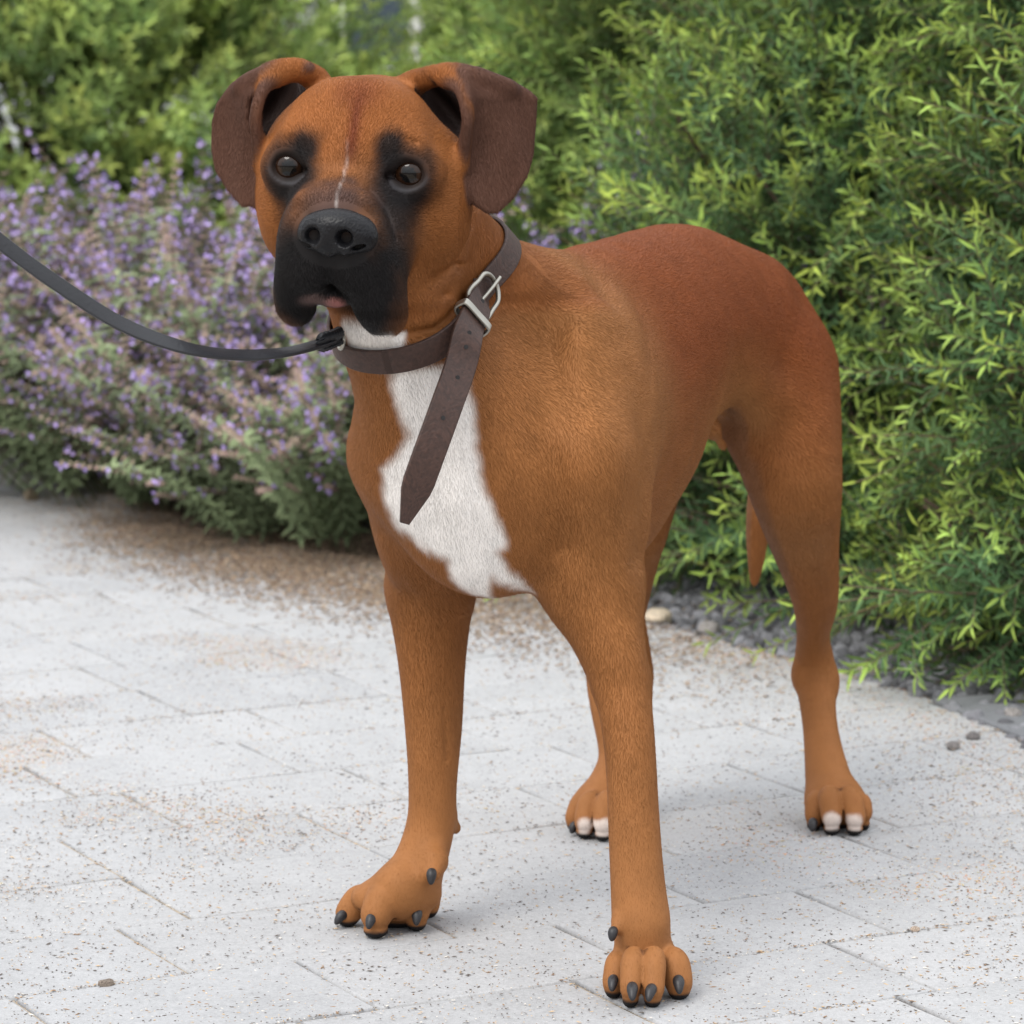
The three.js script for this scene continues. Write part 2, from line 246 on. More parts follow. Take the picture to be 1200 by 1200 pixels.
  stone([0.3766, 0, -3.2554], 0.0045, [0.7, 0.6, 0.53], 'tiny pale pink chip of stone on the paving right of the near front paw', 5, 0.6);
  stone([-0.8361, 0, -6.1668], 0.013, [0.26, 0.22, 0.16], 'brown lump of earth on the far left of the paving', 6, 0.9);
  stone([0.2038, 0, -4.9330], 0.02, [0.62, 0.56, 0.47], 'pale cream stone at the border behind the dog\'s legs', 7);
  stone([0.4586, 0, -4.5426], 0.014, [0.5, 0.48, 0.46], 'pale stone at the paving edge right of the dog\'s hind leg', 8);
  stone([0.2716, 0, -4.8444], 0.015, [0.34, 0.34, 0.36], 'grey stone at the bed\'s edge seen under the dog\'s belly', 9);
  stone([0.6056, 0, -4.2545], 0.012, [0.36, 0.36, 0.38], 'grey stone behind the kerb at the right edge', 10);
  stone([-0.8085, 0, -6.6029], 0.02, [0.5, 0.5, 0.5], 'whitish stone beside the grass blades at the left bush, the left one of two', 12);
  stone([-0.7344, 0, -6.5061], 0.022, [0.42, 0.43, 0.45], 'greyish stone beside the grass blades at the left bush, the right one of two', 13);
}
// ---------------------------------------------------------------- the dog
const D0 = [0.107, 0, -3.413], DA = [0.3995, 0, -0.9167], DL = [0.9167, 0, 0.3995];       // point under the trunk, tailward axis, the dog's left
const Bd = (s, l, y) => [D0[0] + DA[0] * s + DL[0] * l, y, D0[2] + DA[2] * s + DL[2] * l];
const dirB = (s, l, y) => [DA[0] * s + DL[0] * l, y, DA[2] * s + DL[2] * l];
// head: origin midway between the eyes, axes to the dog's left, up and along the muzzle
const HE = new THREE.Matrix4().makeRotationFromEuler(new THREE.Euler(0.05, -0.16, -0.05, 'YXZ')), H0 = [-0.1367, 0.7191, -2.9850];
const HX = HE.elements.slice(0, 3), HY = HE.elements.slice(4, 7), HZ = HE.elements.slice(8, 11);
const Hd = (x, y, z) => [0, 1, 2].map((i) => H0[i] + HX[i] * x + HY[i] * y + HZ[i] * z);
const dirH = (x, y, z) => [0, 1, 2].map((i) => HX[i] * x + HY[i] * y + HZ[i] * z);
const toH = (x, y, z) => { const p = [x - H0[0], y - H0[1], z - H0[2]]; return [vdot(p, HX), vdot(p, HY), vdot(p, HZ)]; };
const toB = (x, z) => { const a = x - D0[0], c = z - D0[2]; return [a * DA[0] + c * DA[2], a * DL[0] + c * DL[2]]; };

const dog = new Field(), GROOVES = [];
{
  const f = dog, T = 0.06;
  // trunk
  f.blob(Bd(-0.11, 0, 0.475), [0.25, 0.14, 0.096], dirB(1, 0, 0.13), [0, 1, 0], T);
  f.blob(Bd(0.1, 0, 0.548), [0.18, 0.078, 0.08], DA, [0, 1, 0], T);
  f.blob(Bd(0.185, 0, 0.525), [0.105, 0.082, 0.072], DA, [0, 1, 0], T);
  f.chain([[Bd(-0.22, 0, 0.595), 0.035], [Bd(-0.1, 0, 0.588), 0.035], [Bd(0.05, 0, 0.588), 0.035], [Bd(0.12, 0, 0.587), 0.04], [Bd(0.2, 0, 0.562), 0.045]], 0.05);   // line of the back
  f.blob(Bd(-0.33, -0.01, 0.45), [0.06, 0.1, 0.085], DA, [0, 1, 0], 0.05);       // forechest
  f.limb(Bd(-0.3, 0, 0.39), 0.04, Bd(-0.08, 0, 0.375), 0.04, 0.05);            // breastbone
  // shoulders
  for (const q of [-1, 1]) {
    f.limb(Bd(-0.2, q * 0.045, 0.572), 0.028, Bd(-0.31, q * 0.085, 0.46), 0.035, 0.035);
    f.limb(Bd(-0.31, q * 0.082, 0.46), q > 0 ? 0.038 : 0.045, q > 0 ? [0.0679, 0.3450, -3.1250] : [-0.0741, 0.3291, -3.2700], 0.036, 0.035);
    f.blob(Bd(-0.255, q * 0.088, 0.47), [0.06, 0.125, 0.027], DA, dirB(0.25, -q * 0.15, 1), 0.035);
  }
  // neck
  f.chain([[Bd(-0.19, -0.005, 0.5), 0.1], [Bd(-0.27, -0.03, 0.592), 0.06], [[-0.1031, 0.6850, -3.1000], 0.056]], 0.05);
  f.limb(Bd(-0.32, -0.03, 0.48), 0.074, [-0.1127, 0.6225, -3.0500], 0.05, 0.05);
  // near front leg (the dog's left)
  f.chain([[[0.0709, 0.3450, -3.1250], 0.04], [[0.0908, 0.2846, -3.1000], 0.026], [[0.0967, 0.2626, -3.0950], 0.0232], [[0.1016, 0.2275, -3.0800], 0.0212], [[0.1045, 0.1916, -3.0700], 0.0206], [[0.1067, 0.1469, -3.0650], 0.0212], [[0.1098, 0.0984, -3.0600], 0.0224], [[0.1134, 0.0583, -3.0520], 0.0245]], 0.02);
  f.limb([0.0765, 0.3299, -3.1700], 0.03, [0.0967, 0.2616, -3.1200], 0.018, 0.03);
  f.limb([0.0937, 0.0648, -3.0420], 0.007, [0.0898, 0.0593, -3.0340], 0.0045, 0.006); f.limb([-0.0704, 0.0691, -3.2430], 0.01, [-0.0725, 0.0615, -3.2310], 0.0075, 0.006);
  // far front leg (the dog's right)
  f.chain([[[-0.0760, 0.3195, -3.2800], 0.04], [[-0.0745, 0.2561, -3.2750], 0.0305], [[-0.0731, 0.1915, -3.2750], 0.0255], [[-0.0741, 0.1347, -3.2750], 0.0212], [[-0.0758, 0.0981, -3.2750], 0.0212], [[-0.0876, 0.0597, -3.2650], 0.023], [[-0.1032, 0.0430, -3.2500], 0.024]], 0.02);
  f.limb([-0.0641, 0.1003, -3.2900], 0.012, [-0.0539, 0.0881, -3.3000], 0.006, 0.012);
  // hind legs
  f.blob([0.2604, 0.4949, -3.6300], [0.075, 0.1, 0.05], DA, [-0.15, 1, 0.1], 0.045);
  f.chain([[[0.2656, 0.4807, -3.6400], 0.068], [[0.2853, 0.3807, -3.6000], 0.048], [[0.2997, 0.3134, -3.6400], 0.035], [[0.3170, 0.2412, -3.7000], 0.0235], [[0.3200, 0.1915, -3.7500], 0.0165], [[0.3244, 0.1500, -3.7750], 0.0205], [[0.3279, 0.0956, -3.7450], 0.0175], [[0.3337, 0.0476, -3.7100], 0.0225], [[0.3394, 0.0245, -3.6900], 0.027]], 0.025);
  f.limb([0.3242, 0.1873, -3.8000], 0.008, [0.3251, 0.1396, -3.8050], 0.014, 0.02);
  f.blob([0.3089, 0.1435, -3.7750], [0.008, 0.013, 0.012], [1, 0, 0], [0, 1, 0], 0.012); f.blob([0.3401, 0.1360, -3.7750], [0.009, 0.016, 0.012], [1, 0, 0], [0, 1, 0], 0.012);
  f.chain([[[0.1513, 0.4635, -3.7200], 0.055], [[0.1243, 0.3488, -3.6400], 0.042], [[0.1173, 0.2926, -3.6600], 0.034], [[0.1108, 0.2231, -3.7000], 0.027], [[0.1012, 0.1575, -3.7350], 0.0215], [[0.1028, 0.1191, -3.7200], 0.0185], [[0.1096, 0.0727, -3.7000], 0.017], [[0.1039, 0.0458, -3.6850], 0.021], [[0.0929, 0.0244, -3.6700], 0.0245]], 0.02);
  f.chain([[[0.1316, 0.2220, -3.7600], 0.007], [[0.1390, 0.1630, -3.7800], 0.0095], [[0.1391, 0.1323, -3.7800], 0.0105], [[0.1228, 0.1038, -3.7500], 0.011]], 0.02);
  // flank fold, sheath, tail
  f.limb([0.1883, 0.5037, -3.5000], 0.018, [0.2529, 0.4611, -3.5800], 0.025, 0.03);
  f.limb([0.1988, 0.4412, -3.5300], 0.014, [0.2103, 0.4217, -3.5500], 0.0085, 0.008);
  f.chain([[Bd(0.29, 0, 0.55), 0.03], [[0.3002, 0.4485, -3.8600], 0.022], [[0.2808, 0.3596, -3.9000], 0.016], [[0.2712, 0.2934, -3.9000], 0.0125], [[0.2688, 0.2506, -3.9000], 0.008], [[0.2671, 0.2240, -3.9000], 0.003]], 0.015);
  // paws: pad body and four toes each
  const paw = (c, r, X, toes, rt, dy = 0) => {   // dy sets the pads on the ground
    c = vadd(c, [0, dy, 0]); toes = toes.map(([a, b, s]) => [vadd(a, [0, dy, 0]), vadd(b, [0, dy, 0]), s]);
    f.blob(c, r, X, [0, 1, 0], 0.02);
    for (const [a, b, s = 1] of toes) f.chain([[a, rt * s * 0.9], [vadd(vlerp(a, b, 0.45), [0, rt * 0.42, 0]), rt * s * 1.04], [b, rt * s * 0.94]], 0.0028);
    for (const [a, b, s = 1] of toes) f.blob([b[0], 0.0065, b[2] - 0.004], [rt * s * 0.85, 0.0075, rt * s * 1.1], [1, 0, 0], [0, 1, 0], 0.003);
    f.blob([c[0], 0.008, c[2] - 0.008], [r[0] * 0.62, 0.0095, r[2] * 0.6], [1, 0, 0], [0, 1, 0], 0.004);
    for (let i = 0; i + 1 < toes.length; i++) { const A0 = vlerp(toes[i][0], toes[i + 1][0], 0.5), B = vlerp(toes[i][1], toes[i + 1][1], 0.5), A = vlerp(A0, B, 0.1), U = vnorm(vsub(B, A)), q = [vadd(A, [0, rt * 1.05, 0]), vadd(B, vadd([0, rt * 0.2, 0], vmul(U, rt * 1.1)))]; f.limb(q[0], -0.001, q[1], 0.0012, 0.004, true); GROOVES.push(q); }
  };
  paw([0.1175, 0.0276, -3.0550], [0.031, 0.021, 0.03], [1, 0, 0], [[[0.0947, 0.0334, -3.0450], [0.0883, 0.0154, -3.0270], 0.92], [[0.1057, 0.0432, -3.0200], [0.1022, 0.0182, -2.9980], 0.88], [[0.1227, 0.0432, -3.0200], [0.1213, 0.0174, -2.9980], 0.92], [[0.1392, 0.0347, -3.0400], [0.1453, 0.0162, -3.0240], 1.14]], 0.0097, -0.003);
  paw([-0.1086, 0.0295, -3.2680], [0.042, 0.02, 0.03], [1, 0, -0.2], [[[-0.1363, 0.0251, -3.2820], [-0.1544, 0.0115, -3.2740], 1.0], [[-0.1142, 0.0354, -3.2480], [-0.1264, 0.0200, -3.2320], 1.22], [[-0.0892, 0.0318, -3.2620], [-0.0891, 0.0154, -3.2560], 0.98], [[-0.0783, 0.0242, -3.3050], [-0.0791, 0.0093, -3.3050], 0.8]], 0.0112);
  paw([0.3417, 0.0174, -3.6850], [0.028, 0.019, 0.028], [1, 0, 0], [[[0.3193, 0.0233, -3.6750], [0.3157, 0.0089, -3.6620], 0.85], [[0.3315, 0.0326, -3.6620], [0.3326, 0.0118, -3.6420], 1], [[0.3511, 0.0326, -3.6620], [0.3566, 0.0118, -3.6420], 1.02], [[0.3649, 0.0224, -3.6750], [0.3685, 0.0112, -3.6640], 0.72]], 0.0102, 0.006);
  paw([0.0929, 0.0185, -3.6680], [0.028, 0.019, 0.028], [1, 0, -0.2], [[[0.0760, 0.0240, -3.6720], [0.0651, 0.0085, -3.6600], 0.9], [[0.0834, 0.0322, -3.6480], [0.0751, 0.0123, -3.6280], 1], [[0.0991, 0.0351, -3.6350], [0.0943, 0.0131, -3.6170], 1], [[0.1136, 0.0274, -3.6450], [0.1142, 0.0127, -3.6340], 0.9]], 0.0102, 0.0045);
}
// skull, muzzle and ears
const EARS = [], CAVES = [], EYES = [[-0.051, 0.0005, -0.017], [0.051, 0.0005, -0.017]], ER = 0.0165;
{
  const f = dog, X = HX, Y = HY;
  const hb = (x, y, z, a, b, c, k = 0.02, sub = false, Xa = X, Ya = Y) => f.blob(Hd(x, y, z), [a, b, c], Xa, Ya, k, sub);
  hb(0, 0.008, -0.08, 0.077, 0.066, 0.08, 0.03);                                // skull
  hb(0, 0.035, -0.034, 0.052, 0.036, 0.03, 0.03);                               // forehead
  hb(0, -0.02, -0.03, 0.05, 0.05, 0.05, 0.03);
  for (const q of [-1, 1]) {
    hb(q * 0.062 + 0.002, -0.03, -0.072, 0.031, 0.062, 0.05, 0.024);                     // cheek
    hb(q * 0.036, 0.025, -0.018, 0.024, 0.014, 0.018, 0.016);                   // brow
    hb(q * 0.05, -0.001, -0.02, 0.028, 0.025, 0.0225, 0.012);                  // orbit
    f.chain(q < 0 ? [[Hd(-0.0185, -0.045, 0.05), 0.02], [Hd(-0.0255, -0.073, 0.041), 0.021], [Hd(-0.0345, -0.099, 0.027), 0.0172], [Hd(-0.0375, -0.1155, 0.012), 0.0145]]
      : [[Hd(0.0225, -0.045, 0.05), 0.02], [Hd(0.0295, -0.075, 0.041), 0.0225], [Hd(0.0365, -0.104, 0.027), 0.0215], [Hd(0.0385, -0.118, 0.01), 0.0175]], 0.01);   // flews
    hb(0.005 + q * 0.033, -0.06, 0.003, 0.021, 0.038, 0.04, 0.018);
    hb(q * 0.018, -0.074, 0.052, 0.019, 0.021, 0.017, 0.007);                     // whisker pads
  }
  hb(0, -0.045, 0.02, 0.043, 0.036, 0.05, 0.02);                                // muzzle
  hb(0, -0.024, 0.015, 0.034, 0.018, 0.045, 0.016);                             // bridge, wrinkled
  f.limb(Hd(-0.022, -0.021, 0.052), 0.008, Hd(0.022, -0.021, 0.052), 0.008, 0.01);   // roll of skin above the nose
  hb(-0.003, -0.098, 0.018, 0.022, 0.0125, 0.031, 0.005);                               // chin
  for (const q of [-1, 1]) {                                                    // eye openings
    hb(q * 0.051, 0.0005, 0.006, 0.0162, 0.0142, 0.016, 0.0035, true, dirH(1, q * -0.1, 0), Y);
    hb(q * 0.037, -0.003, 0.0, 0.006, 0.0035, 0.008, 0.006, true);
    f.chain([[Hd(q * 0.068, 0.003, -0.017), 0.002], [Hd(q * 0.052, 0.0166, -0.006), 0.0026], [Hd(q * 0.036, 0.007, -0.003), 0.0022]], 0.006);
    f.chain([[Hd(q * 0.068, 0.0, -0.017), 0.0016], [Hd(q * 0.052, -0.0142, -0.0045), 0.0022], [Hd(q * 0.036, -0.007, -0.003), 0.0018]], 0.004);
  }
  // ears: a folded root on the corner of the skull, hollow in front, and a hanging leaf with rounded edges
  const leaf = (O, U, W, pts, thick, lift) => {   // outline pts in the leaf's own plane (metres), lift(u, v) bows it forward
    U = vnorm(U); const N = vnorm(vcross(U, W)), Vv = vcross(N, U), n = pts.length;
    let cu = 0, cv = 0, R = 0; for (const p of pts) { cu += p[0] / n; cv += p[1] / n; } for (const p of pts) R = Math.max(R, Math.hypot(p[0] - cu, p[1] - cv));
    f.push(vadd(O, vadd(vmul(U, cu), vmul(Vv, cv))), R + 0.03, 0.008, false, (x, y, z) => {
      const p = [x - O[0], y - O[1], z - O[2]], u = vdot(p, U), v = vdot(p, Vv), w = vdot(p, N) - lift(u, v);
      let d = 1e9, s = 1;
      for (let i = 0, j = n - 1; i < n; j = i, i++) {
        const ex = pts[j][0] - pts[i][0], ey = pts[j][1] - pts[i][1], wx = u - pts[i][0], wy = v - pts[i][1], t = clamp((wx * ex + wy * ey) / (ex * ex + ey * ey)), bx = wx - ex * t, by = wy - ey * t;
        d = Math.min(d, bx * bx + by * by);
        const c1 = v >= pts[i][1], c2 = v < pts[j][1], c3 = ex * wy > ey * wx; if ((c1 && c2 && c3) || (!c1 && !c2 && !c3)) s = -s;
      }
      d = s * Math.sqrt(d); const r = thick, a = d + r, b = Math.abs(w) - thick * 0.2;
      return Math.min(Math.max(a, b), 0) + Math.hypot(Math.max(a, 0), Math.max(b, 0)) - r * 0.8;
    });
  };
  const px = 0.000722, earFrom = f.prims.length;
  f.blob([-0.0484, 0.7570, -3.0950], [0.038, 0.046, 0.02], [1, 0, -0.6], [0, 1, 0], 0.012);
  f.blob([-0.2039, 0.7591, -3.1200], [0.036, 0.045, 0.02], [1, 0, 0.6], [0, 1, 0], 0.012);
  CAVES.push([[-0.0578, 0.7698, -3.0550], [0.0125, 0.042, 0.03], [0.78, 0.63, 0], [-0.63, 0.78, 0]], [[-0.2015, 0.7725, -3.0850], [0.0135, 0.038, 0.03], [0.86, -0.52, 0], [0.52, 0.86, 0]]);
  for (const [c, r, A, B] of CAVES) f.blob(c, r, A, B, 0.005, true);
  const px2 = 0.00073;
  leaf([-0.0422, 0.7977, -3.0250], [1, 0, -0.12], [0, 1, 0.05], [[-3, 4], [25, 5], [60, -5], [82, -18], [92, -27], [91, -52], [89, -92], [80, -118], [63, -145], [43, -162], [29, -162], [15, -152], [6, -137], [0, -112], [0, -82], [7, -62], [4, -37]].map((p) => [p[0] * px, p[1] * px]), 0.0042,
    (u, v) => 0.014 * Math.exp(-((u / 0.014) ** 2)) * ss(-0.1, -0.02, v) - 0.012 * ss(-0.02, 0.004, v) - 0.012 * ss(0.02, 0.07, u) + 0.006 * ss(-0.05, -0.12, v) + 0.0016 * Math.sin(u * 95 + v * 40) * ss(0.01, -0.03, v));
  leaf([-0.2170, 0.7991, -3.0600], [1, 0, 0.3], [0, 1, 0.05], [[60, 4], [42, 8], [18, 4], [-10, -1], [-30, -12], [-48, -36], [-53, -56], [-53, -90], [-49, -115], [-35, -140], [-15, -157], [-3, -155], [1, -130], [5, -80], [-2, -55], [1, -30], [18, -12]].map((p) => [p[0] * px2 * (p[0] < 0 ? 1.2 : 1), p[1] * px2]), 0.0042,
    (u, v) => 0.013 * Math.exp(-((u / 0.014) ** 2)) * ss(-0.1, -0.02, v) - 0.012 * ss(-0.02, 0.004, v) - 0.012 * ss(-0.01, -0.04, u) + 0.006 * ss(-0.05, -0.12, v));
  f.chain([[[-0.0871, 0.7881, -3.0700], 0.0095], [[-0.0678, 0.7958, -3.0500], 0.0072], [[-0.0488, 0.7989, -3.0350], 0.0068], [[-0.0272, 0.7955, -3.0300], 0.006], [[0.0000, 0.7861, -3.0350], 0.005]], 0.008);
  f.chain([[[-0.0560, 0.7946, -3.0350], 0.005], [[-0.0435, 0.7845, -3.0150], 0.0034], [[-0.0377, 0.7648, -3.0080], 0.0034], [[-0.0393, 0.7434, -3.0120], 0.0035], [[-0.0416, 0.7217, -3.0200], 0.002]], 0.012);
  
  
  f.chain([[[-0.1649, 0.7899, -3.0850], 0.0095], [[-0.1775, 0.7998, -3.0650], 0.0078], [[-0.1928, 0.8014, -3.0550], 0.0068], [[-0.2105, 0.7972, -3.0500], 0.006], [[-0.2316, 0.7869, -3.0600], 0.005]], 0.008);
  f.chain([[[-0.1976, 0.7972, -3.0500], 0.005], [[-0.2098, 0.7846, -3.0370], 0.0034], [[-0.2162, 0.7633, -3.0330], 0.0034], [[-0.2152, 0.7424, -3.0370], 0.0035], [[-0.2160, 0.7205, -3.0450], 0.002]], 0.012);
  
  
  EARS.push(...f.prims.slice(earFrom).filter((p) => !p.sub && p.k !== 0.0121));
}

// fine relief of the skin: wrinkles, creases, slack folds of the throat, muscle edges
const CREASES = [
  [[[-0.1649, 0.6871, -2.9150], [-0.1542, 0.6978, -2.9100], [-0.1380, 0.7022, -2.9050], [-0.1203, 0.6978, -2.9100], [-0.1088, 0.6858, -2.9150]], 0.0035, 0.0035],
  [[[-0.1237, 0.7821, -2.9700], [-0.1128, 0.7902, -2.9800], [-0.0976, 0.7914, -2.9900]], 0.0045, 0.0022], [[[-0.1207, 0.7725, -2.9650], [-0.1056, 0.7820, -2.9750], [-0.0862, 0.7817, -2.9850]], 0.004, 0.0016], [[[-0.1405, 0.7821, -2.9700], [-0.1508, 0.7874, -2.9800]], 0.004, 0.0018],
  [[[-0.1514, 0.7434, -2.9570], [-0.1457, 0.7351, -2.9550], [-0.1472, 0.7212, -2.9550]], 0.004, 0.002], [[[-0.1206, 0.7406, -2.9570], [-0.1234, 0.7282, -2.9550], [-0.1206, 0.7170, -2.9550]], 0.004, 0.002],
  [[[-0.1795, 0.7457, -2.9700], [-0.1672, 0.7529, -2.9650], [-0.1543, 0.7489, -2.9600]], 0.004, 0.002], [[[-0.1124, 0.7445, -2.9650], [-0.0999, 0.7500, -2.9680], [-0.0805, 0.7425, -2.9800]], 0.004, 0.002],   // [points, width, depth]
  [[[-0.1305, 0.7780, -2.9650], [-0.1323, 0.7595, -2.9550], [-0.1338, 0.7386, -2.9550]], 0.005, 0.005],
  [[[-0.1417, 0.7766, -2.9650], [-0.1458, 0.7559, -2.9600]], 0.004, 0.0012], [[[-0.1179, 0.7780, -2.9650], [-0.1150, 0.7559, -2.9600]], 0.004, 0.0012],
  [[[-0.1704, 0.7415, -2.9700], [-0.1601, 0.7557, -2.9650], [-0.1515, 0.7433, -2.9600]], 0.004, 0.002],
  [[[-0.0357, 0.7049, -3.0700], [-0.0365, 0.6721, -3.0700], [-0.0472, 0.6371, -3.0500], [-0.0715, 0.6135, -3.0000]], 0.009, 0.008],
  [[[-0.0935, 0.5796, -3.0100], [-0.0651, 0.5843, -3.0300], [-0.0401, 0.6057, -3.0600]], 0.006, 0.009],
  [[[-0.0759, 0.6035, -3.0000], [-0.0542, 0.6118, -3.0300], [-0.0328, 0.6363, -3.0600]], 0.006, 0.008],
  [[[-0.1434, 0.6529, -2.9100], [-0.1459, 0.6303, -2.9150]], 0.003, 0.0035],
  [[[-0.1462, 0.6299, -2.9200], [-0.1563, 0.6183, -2.9250], [-0.1636, 0.6025, -2.9300]], 0.0035, 0.004], [[[-0.1462, 0.6299, -2.9200], [-0.1339, 0.6197, -2.9250], [-0.1245, 0.6004, -2.9300]], 0.0035, 0.004],
  [[[-0.1603, 0.7055, -2.9600], [-0.1724, 0.6935, -2.9500], [-0.1786, 0.6728, -2.9450]], 0.006, 0.003], [[[-0.1179, 0.7030, -2.9550], [-0.1038, 0.6907, -2.9500], [-0.0967, 0.6658, -2.9450]], 0.006, 0.003],
  [[[0.0769, 0.6316, -3.2300], [0.0851, 0.5592, -3.1800], [0.0919, 0.4571, -3.1400], [0.1071, 0.3763, -3.1300]], 0.022, 0.006],
  [[[0.2116, 0.4376, -3.5600], [0.2043, 0.5007, -3.5300], [0.2185, 0.5582, -3.5500]], 0.026, 0.011],
  [[[0.0160, 0.5224, -3.0300], [0.0366, 0.4539, -3.0500], [0.0475, 0.3900, -3.0800]], 0.02, 0.006],
  [[[-0.0631, 0.2117, -3.2550], [-0.0601, 0.1634, -3.2550]], 0.004, 0.0015],
  [[[0.1073, 0.1970, -3.0450], [0.1051, 0.1565, -3.0400]], 0.006, 0.0008],
];
const creasePrims = CREASES.map(([pts, w, d]) => { const c = [0, 1, 2].map((i) => pts.reduce((t, p) => t + p[i], 0) / pts.length); return { pts, w, d, c, R: Math.max(...pts.map((p) => vlen(vsub(p, c)))) + w * 2.5 }; });
dog.detail = (x, y, z, d) => {
  if (d > 0.03 || d < -0.03) return 0;
  let o = 0;
  for (const q of creasePrims) {
    if (Math.hypot(x - q.c[0], y - q.c[1], z - q.c[2]) > q.R + 0.02) continue;
    let m = 1;
    for (let i = 0; i + 1 < q.pts.length; i++) {
      const a = q.pts[i], b = q.pts[i + 1], dx = b[0] - a[0], dy = b[1] - a[1], dz = b[2] - a[2], t = clamp(((x - a[0]) * dx + (y - a[1]) * dy + (z - a[2]) * dz) / (dx * dx + dy * dy + dz * dz));
      m = Math.min(m, Math.hypot((x - a[0] - dx * t), (y - a[1] - dy * t), (z - a[2] - dz * t) * 0.35));
    }
    o += q.d * Math.exp(-((m / q.w) ** 2) * 2);
  }
  o += (noise3(x * 38, y * 30, z * 38) - 0.5) * 0.0022 * ss(0.25, 0.45, y);
  return o;
};
// coat colours, by place on the animal; toe grooves and ear hollows carry painted shade
const inPoly = (x, y, P) => { let s = false; for (let i = 0, j = P.length - 1; i < P.length; j = i++) if ((P[i][1] > y) !== (P[j][1] > y) && x < (P[j][0] - P[i][0]) * (y - P[i][1]) / (P[j][1] - P[i][1]) + P[i][0]) s = !s; return s; };
const polyDist = (x, y, P) => { let d = 9; for (let i = 0, j = P.length - 1; i < P.length; j = i++) { const ex = P[j][0] - P[i][0], ey = P[j][1] - P[i][1], t = clamp(((x - P[i][0]) * ex + (y - P[i][1]) * ey) / (ex * ex + ey * ey)); d = Math.min(d, Math.hypot(x - P[i][0] - ex * t, y - P[i][1] - ey * t)); } return inPoly(x, y, P) ? d : -d; };
const BIB = [[-0.1043, 0.5516, -3.0300], [-0.0947, 0.5081, -3.0400], [-0.0882, 0.4912, -3.0400], [-0.0995, 0.4716, -3.0500], [-0.1124, 0.4585, -3.0600], [-0.1104, 0.4303, -3.0600], [-0.1017, 0.4035, -3.0600], [-0.0811, 0.3916, -3.0600], [-0.0577, 0.3766, -3.0700], [-0.0462, 0.3508, -3.0900], [-0.0187, 0.3378, -3.1000], [-0.0178, 0.3630, -3.0800], [0.0000, 0.3540, -3.0800], [0.0193, 0.3449, -3.0800], [0.0030, 0.3676, -3.0700], [-0.0147, 0.3856, -3.0600], [-0.0052, 0.3931, -3.0600], [-0.0147, 0.4280, -3.0500], [-0.0278, 0.4613, -3.0500], [-0.0321, 0.4993, -3.0400], [-0.0391, 0.5516, -3.0300]];
const THROAT = [[-0.1464, 0.6138, -2.9800], [-0.1279, 0.6138, -2.9800], [-0.1138, 0.5924, -2.9800], [-0.0985, 0.5843, -2.9900], [-0.0900, 0.5815, -2.9900], [-0.0932, 0.5705, -3.0000], [-0.0881, 0.5562, -3.0200], [-0.1047, 0.5482, -3.0200], [-0.1264, 0.5526, -3.0200], [-0.1379, 0.5627, -3.0200], [-0.1416, 0.5789, -3.0100]];
const TOESWHITE = [[[0.3302, 0.0112, -3.6250], 0.0145], [[0.3532, 0.0112, -3.6250], 0.0145], [[0.0756, 0.0120, -3.6100], 0.014], [[0.0938, 0.0126, -3.6000], 0.014]];
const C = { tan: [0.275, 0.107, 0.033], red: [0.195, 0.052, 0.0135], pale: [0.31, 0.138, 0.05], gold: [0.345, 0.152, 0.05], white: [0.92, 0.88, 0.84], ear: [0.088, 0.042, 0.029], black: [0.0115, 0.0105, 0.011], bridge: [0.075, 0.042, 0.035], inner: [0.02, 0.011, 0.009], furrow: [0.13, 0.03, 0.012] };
const mixc = (a, b, t) => [lerp(a[0], b[0], t), lerp(a[1], b[1], t), lerp(a[2], b[2], t)];
const el = (h, c, r, e = 0.35) => { const k = Math.hypot((h[0] - c[0]) / r[0], (h[1] - c[1]) / r[1], (h[2] - c[2]) / r[2]); return 1 - ss(1 - e, 1 + e, k); };
